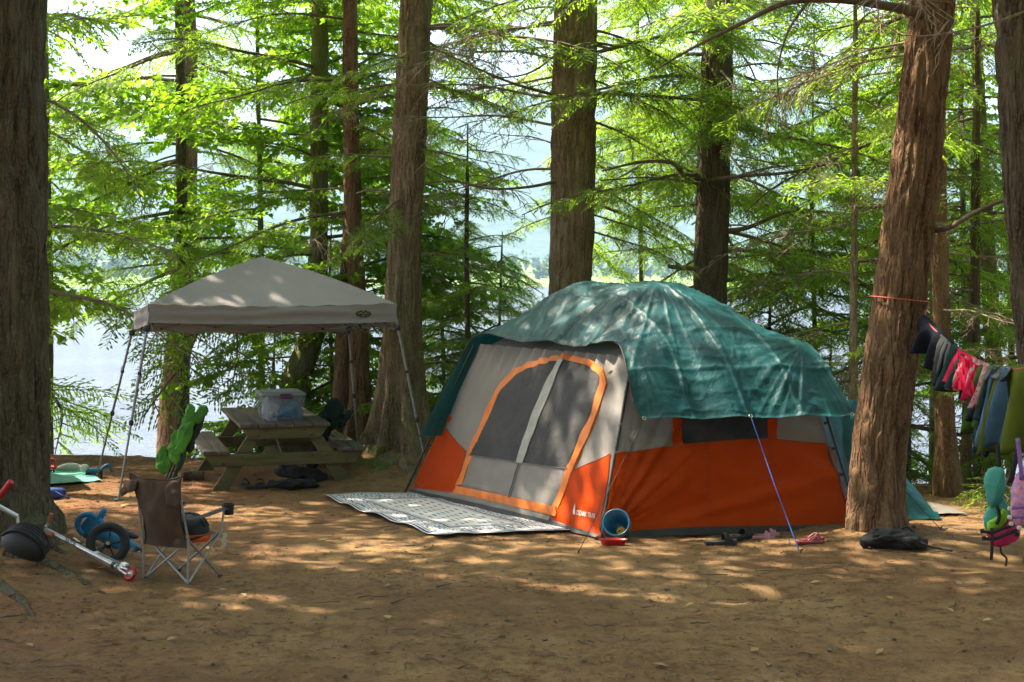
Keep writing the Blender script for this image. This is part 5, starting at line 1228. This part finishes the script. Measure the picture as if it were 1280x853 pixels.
A_[..., 0] += .02 * np.sin(uu2 * 9 + 1) * (1 - vv2); A_[..., 1] += .02 * np.sin(vv2 * 7)
A_[..., 2] = ground(A_[..., 0], A_[..., 1]) + .030 + .022 * (fbm(uu2 * 9, vv2 * 7, 1.) - .5) + .012 * np.sin(uu2 * 26 + 3 * vv2) * np.exp(-vv2 * 5)
mo = MB().grid(A_).build('outdoor_mat', mat_mat()); tag(mo, 'white woven mat with blue scroll border before the tent door', 'mat')
uvl = mo.data.uv_layers.new(name='UVMap'); li = np.empty(len(mo.data.loops), np.int32); mo.data.loops.foreach_get('vertex_index', li)
uvv = np.stack([uu2.ravel() * 3.0, vv2.ravel() * 2.0], -1)[li]; uvl.data.foreach_set('uv', uvv.ravel().astype(np.float32))

# ------------------------------------------------------------------ sand toys by the tent corner
M['blue_plastic'] = pm('blue_plastic', (.015, .17, .30), None, 8, .35); M['red_plastic'] = pm('red_plastic', (.62, .02, .02), None, 8, .35); M['yellow_plastic'] = pm('yellow_plastic', (.75, .30, .02), None, 8, .4)
bp = G(776, 679); axd = Vector((-.15, -.80, .34)).normalized(); xx = axd.cross(Vector((0, 0, 1))).normalized(); zz = xx.cross(axd)
bk_ = empty('bucket', bp, 'blue plastic sand bucket tipped on its side by the tent corner', 'bucket'); bo = Vector((0, .21, .085))
MB().lathe([(0, 0), (.078, 0), (.108, .205), (.116, .207), (.116, .222), (.104, .222), (.073, .008), (0, .008)], 32, frame(xx, zz, axd, bo)).build('pail', M['blue_plastic'], bk_)
MB().tube(spline([bo + axd * .205 + xx * .118, bo + axd * .14 - zz * .10 + xx * .10, bo + axd * .10 - zz * .115, bo + axd * .14 - zz * .10 - xx * .10, bo + axd * .205 - xx * .118], 5), .005, 6).build('handle', M['blue_plastic'], bk_)
tw = empty('sand_mould', bp + bo + axd * .13 - zz * .055, 'yellow plastic sand mould inside the tipped blue bucket', 'toy')
MB().torus(frame(xx, zz, axd, Vector((.035, 0, 0))), .030, .010, 18, 8).build('ring', M['yellow_plastic'], tw)
MB().tube([Vector((.01, -.02, -.02)), Vector((.06, -.03, .025))], .010, 8).build('bar', M['yellow_plastic'], tw); MB().tube([Vector((.06, -.02, -.02)), Vector((.015, -.035, .03))], .010, 8).build('bar', M['yellow_plastic'], tw)
rp = G(766, 683); rb = empty('toy_boat', rp, 'red plastic toy dish lying before the blue bucket', 'toy')
ol = [(-.11, 0), (-.06, -.05), (.05, -.05), (.12, 0), (.05, .05), (-.06, .05)]; sp_ = spline([(*k, 0) for k in ol + ol[:1]], 4)[:-1]; n = len(sp_); mb = MB(); rings = [(.55, .004), (.8, .012), (1.0, .058), (1.06, .060), (.95, .056), (.74, .018), (0.01, .014)]
mb.add([(v.x * s_, v.y * s_, z) for s_, z in rings for v in sp_], [(i * n + j, i * n + (j + 1) % n, (i + 1) * n + (j + 1) % n, (i + 1) * n + j) for i in range(len(rings) - 1) for j in range(n)]); mb.build('hull', M['red_plastic'], rb)
MB().box((0, 0, .03), (.02, .09, .02), None, .005).build('seat_bar', M['red_plastic'], rb)

# ------------------------------------------------------------------ scooter, ride-on bike, helmet by the dark trunk
M['alu'] = pm('aluminium', (.60, .61, .63), (.5, .51, .53), 20, .3, metal=.75); M['red_rubber'] = pm('red_rubber', (.50, .02, .02), None, 10, .5); M['grip'] = pm('orange_grip', (.42, .13, .06), None, 10, .6); M['tyre'] = pm('tyre_rubber', (.016, .016, .017), None, 40, .7, .5, 60, .005)
M['pu_red'] = pm('red_wheel', (.42, .01, .015), None, 10, .25); M['toy_blue'] = pm('toy_blue', (.012, .19, .42), None, 8, .4); M['hub_black'] = pm('hub_black', (.02, .02, .022), None, 20, .4)
wp = G(163, 727); wp.z += .055; hp = P(57, 662, 11.55)
so = empty('kick_scooter', G(163, 727), 'silver kick scooter with a red wheel leaning against the dark trunk', 'scooter')
ax = (hp - wp).normalized(); sdv = ax.cross(Vector((0, 1, .2))).normalized(); nv_ = sdv.cross(ax).normalized()
def wheel_at(p, axis, R1, r, parent, mt, mh, spokes=0, hubr=.02):
    x_ = axis.orthogonal().normalized(); Mx = frame(x_, axis.cross(x_), axis, p)
    wo_ = MB().torus(Mx, R1, r, 36, 10).build('wheel', mt, parent, world=True)
    mb = MB()
    if spokes:
        mb.torus(Mx, R1 - r * .9, r * .45, 32, 8)
        for k in range(spokes):
            a = 2 * math.pi * k / spokes; d_ = Mx.to_3x3() @ Vector((math.cos(a), math.sin(a), 0)); mb.tube([p + d_ * hubr * .6, p + d_ * (R1 - r * .8)], [.011, .008], 6)
    else: mb.lathe([(.012, -.012), (R1 - r * .6, -.010), (R1 - r * .6, .010), (.012, .012)], 24, Mx)
    mb.lathe([(0, -r * 1.1), (hubr, -r * 1.1), (hubr, r * 1.1), (0, r * 1.1)], 16, Mx)
    mb.build('hub', mh, wo_, world=True)
    return wo_
wheel_at(wp, (nv_ * .8 + sdv * .5).normalized(), .038, .015, so, M['pu_red'], M['alu'])
neck = wp + ax * .16
for k in (-1, 1): MB().tube([wp + nv_ * .028 * k, wp + ax * .09 + nv_ * .024 * k, neck], .009, 6).build('fork', M['alu'], so, world=True)
MB().tube([neck, neck + ax * .12], .021, 10).build('head_tube', M['alu'], so, world=True); MB().tube([neck + ax * .02, neck + ax * .05], .026, 10).build('clamp', M['hub_black'], so, world=True)
MB().tube([neck + ax * .1, hp], .0165, 10).build('steering_tube', M['alu'], so, world=True)
MB().tube([hp - sdv * .02, hp + Vector((.01, 0, .03)), hp + Vector((.03, -.02, .06))], .012, 8).build('handlebar', M['alu'], so, world=True)
MB().tube([hp + Vector((.03, -.02, .055)), hp + Vector((.055, -.03, .125))], [.016, .017], 10).build('grip', M['grip'], so, world=True)
MB().tube([hp + Vector((.01, -.05, -.015)), hp + Vector((.09, -.09, -.03))], [.016, .022], 10).build('grip', M['grip'], so, world=True)
dk0, dk1 = neck + Vector((.02, .05, -.02)), neck + ax * .46 + Vector((.05, .12, -.06))
dx_ = (dk1 - dk0).normalized(); dz_ = (Vector((0, -.12, .99)) - dx_ * Vector((0, -.12, .99)).dot(dx_)).normalized(); Rm = frame(dx_, dz_.cross(dx_), dz_, (0, 0, 0)).to_3x3()
MB().box((dk0 + dk1) / 2, ((dk1 - dk0).length, .095, .022), Rm, .007).build('deck', M['alu'], so, smooth=False, world=True)
MB().box((dk0 + dk1) / 2 + dz_ * .014, ((dk1 - dk0).length * .7, .07, .004), Rm, .001).build('grip_tape', M['hub_black'], so, smooth=False, world=True)
MB().box(wp + ax * .06 + Vector((.0, -.01, .05)), (.08, .045, .02), Rm, .012).build('wheel_guard', M['alu'], so, smooth=False, world=True)
tdir = -ax; face = Vector((0, -1, .35)); face = (face - tdir * face.dot(tdir)).normalized(); cpt = neck.lerp(hp, .62) + face * .0178
link('lettering', text_mesh('RAZOR', .040, wm(so).inverted() @ frame(tdir, face.cross(tdir), face, cpt), .0008), so, M['hub_black'])
s2 = empty('kick_scooter', GD(-30, 11.15), 'second scooter with a red grip propped against the dark trunk', 'scooter')
r0, r1 = P(-6, 628, 11.25), P(14, 602, 11.2); MB().tube([r0, r1], [.022, .024], 12).build('grip', M['red_rubber'], s2, world=True)
MB().tube([P(-60, 606, 11.3), P(0, 634, 11.3), P(22, 646, 11.32)], .019, 10).build('steering_tube', M['alu'], s2, world=True)
MB().tube([P(-4, 630, 11.28), r0], .013, 8).build('handlebar', M['alu'], s2, world=True); wheel_at(P(26, 690, 11.3), Vector((.3, -1, .1)).normalized(), .04, .015, s2, M['tyre'], M['alu']); MB().tube([P(22, 646, 11.32), P(26, 690, 11.3)], .012, 8).build('fork', M['alu'], s2, world=True)
hb = P(28, 688, 11.0); he = empty('skate_helmet', hb, 'black ribbed helmet resting at the foot of the dark trunk', 'helmet')
Mx = Matrix.Rotation(R(26), 4, 'Y') @ Matrix.Rotation(R(12), 4, 'X') @ Matrix.Diagonal((1.15, .8, .85, 1))
MB().lathe([(.145, .0), (.150, .05), (.142, .10), (.118, .155), (.075, .19), (.03, .205), (0, .207)], 32, Mx).build('shell', M['black_gloss'], he)
MB().lathe([(.145, .0), (.128, -.008), (.12, .04), (.09, .12), (0, .16)], 32, Mx).build('lining', M['black_cloth'], he)
for k in range(5):
    a = -.6 + .3 * k; q = [Mx @ Vector((math.sin(t_) * .149, a * .16 * math.cos(t_ * .8), .03 + .178 * math.cos(t_))) for t_ in np.linspace(-1.35, 1.35, 9)]; MB().tube(q, .011, 6).build('rib', M['black_cloth'], he)
# ride-on bike
bw = P(135, 680, 11.62); rb_ = empty('balance_bike', GD(135, 11.8), 'toppled blue toddler balance bike with a black wheel', 'balance bike'); axw = Vector((.25, -.93, .28)).normalized()
wheel_at(bw, axw, .135, .030, rb_, M['tyre'], M['hub_black'], 5, .03)
def at2(px, py, D): return P(px, py, D)
for off in (-.05, .05):
    MB().tube(spline([bw + axw * off, at2(118, 688, 11.9) + axw * off, at2(100, 680, 12.0) + axw * off, at2(92, 674, 12.05)], 5), .014, 8).build('fork', M['alu'], rb_, world=True)
body = [(98, 664), (102, 655), (112, 643), (122, 648), (140, 661), (166, 676), (178, 690), (170, 700), (150, 690), (128, 676), (108, 674)]
c_ = P(135, 672, 12.05); mb = MB(); mb.puffy([((x - 135) / F * 12.05, -(y - 672) / F * 12.05) for x, y in body], .10, Matrix.Translation(c_), rings=5); mb.build('body', M['toy_blue'], rb_, world=True)
MB().tube(spline([P(103, 668, 11.98), P(97, 658, 11.97), P(101, 646, 11.97), P(112, 643, 11.97), P(121, 648, 11.98)], 5), .022, 8).build('handle', M['toy_blue'], rb_, world=True)
MB().tube(spline([P(124, 652, 11.95), P(126, 645, 11.93), P(131, 636, 11.92)], 5), [.026] * 8 + [.025, .024, .018], 10).build('grip_horn', M['toy_blue'], rb_, world=True)
MB().tube(spline([P(124, 650, 11.9), P(132, 658, 11.9), P(140, 661, 11.95)], 5), .026, 10).build('seat_post', M['toy_blue'], rb_, world=True)
MB().puffy([(-.13, -.05), (.14, -.09), (.15, -.05), (-.10, .05)], .07, Matrix.Translation(P(146, 660, 12.1))).build('saddle', pm('navy_pad', (.03, .03, .07), None, 8, .6), rb_, world=True)
wheel_at(P(173, 695, 12.0), Vector((.75, -.25, .62)).normalized(), .06, .026, rb_, M['tyre'], M['toy_blue'], 0, .03)

# ------------------------------------------------------------------ left edge: neighbouring tent, mat, toys, blue bag
M['aqua_mat'] = pm('aqua_mat', (.12, .42, .34), (.09, .34, .28), 6, .6, .3, 30, .006)
q4 = [GD(44, 19.6), GD(108, 19.8), G(126, 604), G(40, 610)]; uu2, vv2 = np.meshgrid(np.linspace(0, 1, 30), np.linspace(0, 1, 24), indexing='ij'); c4 = [np.array(k) for k in q4]
A_ = (c4[0] * (1 - uu2)[..., None] + c4[1] * uu2[..., None]) * (1 - vv2)[..., None] + (c4[3] * (1 - uu2)[..., None] + c4[2] * uu2[..., None]) * vv2[..., None]
A_[..., 2] = ground(A_[..., 0], A_[..., 1]) + .035 + .03 * (fbm(uu2 * 6, vv2 * 6) - .5)
tag(MB().grid(A_).build('ground_mat', M['aqua_mat']), 'aqua green mat spread on the sand near the bank', 'mat')
M['white_plastic'] = pm('white_plastic', (.72, .72, .70), None, 10, .45)
tp_ = GD(62, 19.0); o = empty('toy_truck', tp_ + Vector((0, 0, .03)), 'small red toy standing on the aqua mat', 'toy')
MB().box((0, 0, .07), (.16, .1, .05), None, .012).build('body', M['red_plastic'], o, smooth=False); MB().tube(spline([(-.07, 0, .09), (-.05, 0, .17), (.05, 0, .17), (.07, 0, .09)], 4), .014, 8).build('hoop', M['red_plastic'], o)
for sx in (-.05, .05): MB().torus(frame(Vector((1, 0, 0)), Vector((0, 0, 1)), Vector((0, -1, 0)), (sx, -.055, .03)), .02, .012, 14, 6).build('wheel', M['tyre'], o)
tp_ = GD(85, 19.3); o = empty('white_cloth', tp_ + Vector((0, 0, .03)), 'crumpled white cloth on the far edge of aqua mat', 'cloth'); MB().puffy([(-.2, 0), (.16, 0), (.2, .05), (.05, .10), (-.1, .07)], .14, lump=.8, seed=5).build('folds', M['white_plastic'], o)
tp_ = GD(118, 18.7); o = empty('toy_digger', tp_, 'light blue toy digger beside the aqua mat', 'toy', rz=R(10))
MB().box((0, 0, .08), (.2, .12, .07), None, .02).build('body', M['toy_blue'], o, smooth=False); MB().tube(spline([(.08, 0, .10), (.16, 0, .15), (.22, 0, .06)], 5), .018, 8).build('arm', M['toy_blue'], o); MB().box((-.12, 0, .12), (.1, .11, .08), None, .02).build('cab', M['white_plastic'], o, smooth=False)
for sx in (-.07, .07): MB().torus(frame(Vector((1, 0, 0)), Vector((0, 0, 1)), Vector((0, -1, 0)), (sx, -.065, .035)), .024, .014, 14, 6).build('wheel', M['tyre'], o)
M['blue_bag'] = pm('blue_bag', (.015, .05, .22), (.01, .03, .14), 6, .5, .4, 30, .006)
o = empty('tote_bag', G(58, 625), 'blue bag lying flat beside the dark trunk', 'bag', rz=R(8)); MB().puffy([(-.2, 0), (.12, .0), (.20, .06), (.16, .12), (-.05, .13), (-.2, .14)], .22, lump=.5).build('body', M['blue_bag'], o)
MB().puffy([(-.05, 0), (.06, .01), (.05, .03), (-.04, .03)], .01, Matrix.Translation((-.02, -.105, .045))).build('printed_patch', M['white_print'], o); MB().tube(spline([(.1, -.08, .10), (.2, -.12, .05), (.24, -.03, .02)], 5), .008, 6).build('handle', M['blue_bag'], o)
nt = empty('dome_tent', GD(5, 16.6), 'edge of a grey neighbouring tent showing beside the dark trunk', 'tent')
a, b_ = GD(-60, 16.4), GD(54, 16.9); c, d = P(-40, 470, 17.4), P(42, 485, 17.3); Wn = Wall(a, b_, c, d, .05, 7, lambda u, v: .03 * (fbm(u * 6, v * 6, 3.) - .5)); Wn.panel('wall', full, M['tent_grey'], nt, 0, 16, 16, pix=False)
bb = GD(-70, 19.0); Wn2 = Wall(GD(54, 16.9), GD(30, 19.2), d, P(20, 470, 19.0), .04, 8, None); Wn2.panel('wall', full, M['tent_grey'], nt, 0, 8, 8, pix=False)
pole(GD(62, 16.75), P(46, 478, 17.1), .014, 'pole', nt)

# ------------------------------------------------------------------ clothesline with washing
CL = [P(1158, 400, 12.5), P(1190, 431, 12.1), P(1225, 453, 11.7), P(1262, 462, 11.25), P(1325, 452, 10.8)]
M['red_cord'] = pm('red_cord', (.50, .06, .05), (.42, .12, .10), 80, .8)
lo_ = empty('clothesline', t8.base + Vector((.3, -.3, 0)), 'red cord tied round the leaning trunk and strung towards the dark trunk', 'clothesline')
c8, r8 = t8.at(P(1120, 375, 12.9).z); ring_ = [c8 + Vector((math.cos(a) * (r8 + .028), math.sin(a) * (r8 + .028), .03 - .05 * (math.cos(a) * .5 + .5))) for a in np.linspace(0, 2 * math.pi, 40)]
MB().tube(ring_, .007, 6).build('loop', M['red_cord'], lo_, world=True)
c9, r9 = t9.at(P(1325, 452, 10.8).z)
MB().tube(spline([ring_[0] + Vector((0, -.03, 0))] + CL[:-1] + [CL[-1], c9 + Vector((0, -r9 * 1.0, 0))], 8), .006, 6).build('line', M['red_cord'], lo_, world=True)
MB().tube(spline([ring_[0] + Vector((.0, -.04, 0)), ring_[0] + Vector((.02, -.05, -.06)), ring_[0] + Vector((.01, -.05, -.14))], 4), .005, 5).build('loose_end', M['red_cord'], lo_, world=True)
LP = [np.array(k) for k in spline(CL, 10)]
def on_line(px):      # the place on the line seen at that column
    xs_ = [CX + k[0] / k[1] * F for k in LP]; i = int(np.clip(np.searchsorted(xs_, px), 1, len(LP) - 1)); f = (px - xs_[i - 1]) / (xs_[i] - xs_[i - 1]); return Vector(LP[i - 1] + (LP[i] - LP[i - 1]) * f)
def washing(name, x0, x1, drop, label, cat, mat, seed=0, flare=0.0, fold=.03, back=None, bunch=1.0, skew=0.0, th=.010, parts=()):
    a, b_ = on_line(x0), on_line(x1); o = empty(name, (a + b_) / 2 - Vector((0, 0, drop)), label, cat); n, m_ = 26, 30
    d_ = (b_ - a); h_ = Vector((d_.x, d_.y, 0)).normalized(); pn = Vector((-h_.y, h_.x, 0)); pn = pn if pn.y < 0 else -pn; back = drop * .7 if back is None else back
    uu3 = np.linspace(0, 1, n); A_ = np.zeros((n, m_, 3)); tt = np.linspace(-back, drop, m_)
    for i, u in enumerate(uu3):
        p = a.lerp(b_, u); ph = 6.28 * (u * 2.6 + seed * .37)
        for j, t_ in enumerate(tt):
            s_ = 1 if t_ > 0 else -1; dn = abs(t_); k = dn / max(drop, back)
            bot = 1 + .10 * math.sin(u * 5 + seed * 2.1 + s_) + .05 * math.sin(u * 13 + seed)
            off = pn * (s_ * (.012 + .028 * min(1, dn * 12)) + fold * 1.5 * k * math.sin(ph + k * 2 + s_) + .018 * math.sin(u * 21 + seed + 5 * k) * k) + h_ * ((u - .5) * flare * k + skew * k + .02 * math.sin(ph * 1.3 + seed) * k)
            A_[i, j] = p + off + Vector((0, 0, .008 - dn * bot * bunch))
    ob = MB().grid(A_).build('cloth', mat, o, world=True); md = ob.modifiers.new('thick', 'SOLIDIFY'); md.thickness = th; return o
def cl(n, c1, c2=None, s=6, tr=.1): return pm(n, c1, c2, s, .85, .5, 120, .003, trans=tr, spec=.2)
washing('swim_shorts', 1153, 1190, .30, 'dark navy swim shorts pegged next to the leaning trunk', 'shorts', cl('navy', (.010, .014, .034), (.006, .007, .012)), 1, .02, .05, .28, skew=-.05)
washing('grey_shirt', 1178, 1192, .36, 'narrow grey cloth hanging between shorts and black top', 'cloth', cl('grey_cotton', (.13, .13, .13)), 2, .05, .03)
washing('black_shirt', 1184, 1214, .34, 'black top with a teal hem on the clothesline', 'shirt', cl('black_cotton', (.010, .010, .013), (.010, .05, .05)), 3, .04, .05, skew=-.05)
M['hot_pink'] = cl('hot_pink', (.75, .025, .085), (.58, .012, .06), 20, .2)
o = washing('ruffled_swimsuit', 1198, 1228, .28, 'bright pink ruffled swimsuit on the clothesline', 'swimsuit', M['hot_pink'], 4, .05, .05, skew=-.07)
for k in range(4):
    a, b_ = on_line(1197), on_line(1222); A_ = np.zeros((44, 5, 3))
    for i in range(44):
        u = i / 43; p = a.lerp(b_, u) + Vector((-.03 - .012 * k, -.09, -.03 - .06 * k))
        for j in range(5): A_[i, j] = p + Vector((.008 * math.sin(i * .8), -.02 - .012 * j / 4 + (.026 * math.sin(i * 1.15 + k * 2)) * j / 4, -.017 * j))
    MB().grid(A_).build('ruffle', M['hot_pink'], o, world=True)
washing('floral_bottoms', 1210, 1243, .32, 'pink and white floral cloth next to the ruffled swimsuit', 'cloth', cl('floral', (.60, .36, .36), (.24, .04, .08), 26, .1), 5, .04, .05, skew=-.06)
washing('green_shirt', 1222, 1250, .50, 'lime green shirt half hidden behind the blue towel', 'shirt', cl('lime', (.10, .21, .02), (.015, .04, .02), 5), 6, .05, .05, skew=-.09)
washing('dark_swimsuit', 1230, 1252, .44, 'dark patterned swimsuit before the lime shirt', 'swimsuit', cl('dark_print', (.014, .04, .05), (.008, .009, .010), 22), 7, .04, .04, skew=-.06)
washing('blue_towel', 1235, 1264, .58, 'denim blue towel hanging long over the line', 'towel', cl('denim', (.065, .145, .22), (.045, .10, .16), 5), 8, .03, .06, skew=-.07)
washing('striped_shirt', 1236, 1266, .10, 'black and white garment bundled on top of the line', 'shirt', cl('black_white', (.30, .31, .32), (.010, .010, .012), 9, 0), 9, .08, .05, .14)
washing('olive_towel', 1247, 1312, .70, 'olive green towel at the end of the clothesline', 'towel', cl('olive_terry', (.105, .13, .012), (.075, .098, .009), 6, .1), 10, .10, .07, .5, skew=-.02)
washing('navy_cloth', 1234, 1248, .62, 'small navy garment dangling beneath the blue towel', 'cloth', cl('navy2', (.010, .020, .048)), 11, .04, .03, .1, skew=-.05)
# life jackets hanging under the line
M['teal_pad'] = pm('teal_pad', (.05, .33, .28), (.035, .25, .22), 6, .6, .3, 40, .004); M['lime_pad'] = pm('lime_pad', (.22, .50, .02), None, 6, .6, .3, 40, .004); M['pink_pad'] = pm('pink_pad', (.62, .015, .14), (.5, .01, .10), 6, .6, .3, 40, .004)
M['floral_pad'] = pm('floral_pad', (.72, .25, .34), (.35, .22, .45), 22, .6, .3, 40, .004, lo=.45, hi=.55); M['webbing'] = pm('webbing', (.014, .014, .015), None, 60, .7); M['lilac'] = pm('lilac_strap', (.30, .14, .48), None, 60, .6); M['pale_clip'] = pm('pale_clip', (.65, .66, .55), None, 20, .5)
DJ = 10.7
def pxo(pts, cx, cy): return [((x - cx) / F * DJ, -(y - cy) / F * DJ) for x, y in pts]
lj = empty('life_jacket', P(1252, 706, DJ), 'teal lime and pink child life jacket hanging by its strap', 'life jacket')
def pad(pts, th_, mt, nm, D, par, lump=.15, rings=6):
    cx = sum(a for a, b in pts) / len(pts); cyy = sum(b for a, b in pts) / len(pts); c_ = P(cx, cyy, D)
    return MB().puffy([((x - cx) / F * D, -(y - cyy) / F * D) for x, y in pts], th_, Matrix.Translation(c_), rings=rings, lump=lump, seed=cx, crumple=.02).build(nm, M[mt], par, world=True)
pad([(1233, 590), (1245, 584), (1255, 586), (1257, 606), (1252, 624), (1240, 636), (1232, 618), (1230, 602)], .10, 'teal_pad', 'head_pillow', DJ, lj)
pad([(1240, 628), (1252, 620), (1260, 634), (1263, 648), (1252, 652), (1246, 666), (1232, 664), (1229, 650), (1232, 640)], .09, 'teal_pad', 'shoulder_pad', DJ + .03, lj)
pad([(1236, 652), (1248, 645), (1254, 636), (1260, 646), (1252, 662), (1234, 664)], .06, 'lime_pad', 'lime_panel', DJ - .03, lj)
pad([(1234, 664), (1248, 660), (1262, 648), (1272, 656), (1273, 672), (1258, 682), (1240, 684), (1236, 676)], .12, 'pink_pad', 'body_panel', DJ, lj)
def strap(px, D, w_, nm, par, mt='webbing', th_=.004):
    q = spline([P(x, y, D) for x, y in px], 4); up = Vector((0, -1, 0)); A_ = np.zeros((len(q), 2, 3))
    for i, p in enumerate(q):
        t_ = (q[min(i + 1, len(q) - 1)] - q[max(i - 1, 0)]).normalized(); s_ = t_.cross(up).normalized() * w_ / 2; A_[i, 0] = p - s_; A_[i, 1] = p + s_
    ob = MB().grid(A_).build(nm, M[mt], par, world=True); md = ob.modifiers.new('thick', 'SOLIDIFY'); md.thickness = th_; return ob
strap([(1247, 556), (1248, 572), (1249, 588)], DJ, .03, 'hanging_strap', lj)
strap([(1227, 664), (1240, 666), (1256, 660), (1268, 656)], DJ - .075, .022, 'belt', lj); strap([(1230, 673), (1242, 674), (1258, 668), (1272, 662)], DJ - .078, .022, 'belt', lj)
strap([(1240, 660), (1240, 680), (1239, 700)], DJ - .082, .022, 'belt', lj); strap([(1250, 682), (1252, 692), (1258, 698), (1257, 708)], DJ - .05, .014, 'loose_strap', lj); strap([(1246, 632), (1249, 645), (1246, 656)], DJ - .07, .025, 'belt', lj)
for x, y in ((1228, 664), (1230, 673), (1271, 668)): MB().box(P(x, y, DJ - .08), (.03, .02, .03), None, .005).build('buckle', M['webbing'], lj, smooth=False, world=True)
l2 = empty('life_jacket', P(1276, 690, DJ - .15), 'pink flowered life jacket with lilac straps beneath the olive towel', 'life jacket')
pad([(1266, 606), (1274, 590), (1290, 584), (1300, 600), (1296, 650), (1284, 662), (1270, 656), (1263, 640), (1264, 620)], .12, 'floral_pad', 'front_panel', DJ - .15, l2)
strap([(1262, 636), (1275, 634), (1292, 633)], DJ - .235, .024, 'belt', l2, 'lilac'); strap([(1262, 647), (1276, 646), (1292, 646)], DJ - .235, .024, 'belt', l2, 'lilac'); strap([(1272, 548), (1275, 575), (1277, 600)], DJ - .2, .03, 'hanging_strap', l2, 'lilac'); strap([(1263, 604), (1268, 580), (1274, 560)], DJ - .12, .04, 'hanging_strap', l2)
for x, y in ((1262, 636), (1262, 647), (1264, 655), (1274, 660)): MB().box(P(x, y, DJ - .25), (.03, .02, .028), None, .006).build('buckle', M['pale_clip'], l2, smooth=False, world=True)
cord('guy_line', [P(1068, 545, 13.9), G(1176, 662)], .003, M['black_cord'], 'thin dark guy line running out past the leaning trunk')

# ------------------------------------------------------------------ haze over the lake
bx = MB().box((0, 2300, 290), (7400, 5000, 620)).build('haze', None, smooth=False); bx.data.materials.clear()
m = bpy.data.materials.new('haze_air'); m.use_nodes = True; t = m.node_tree; t.nodes.remove(t.nodes['Principled BSDF'])
vp = t.nodes.new('ShaderNodeVolumePrincipled'); vp.inputs['Color'].default_value = (.46, .68, 1.0, 1); vp.inputs['Density'].default_value = .00017; vp.inputs['Anisotropy'].default_value = .1
t.links.new(vp.outputs[0], t.nodes['Material Output'].inputs['Volume']); bx.data.materials.append(m)
tag(bx, 'pale blue summer haze lying over the lake and hills', 'haze', kind='stuff')
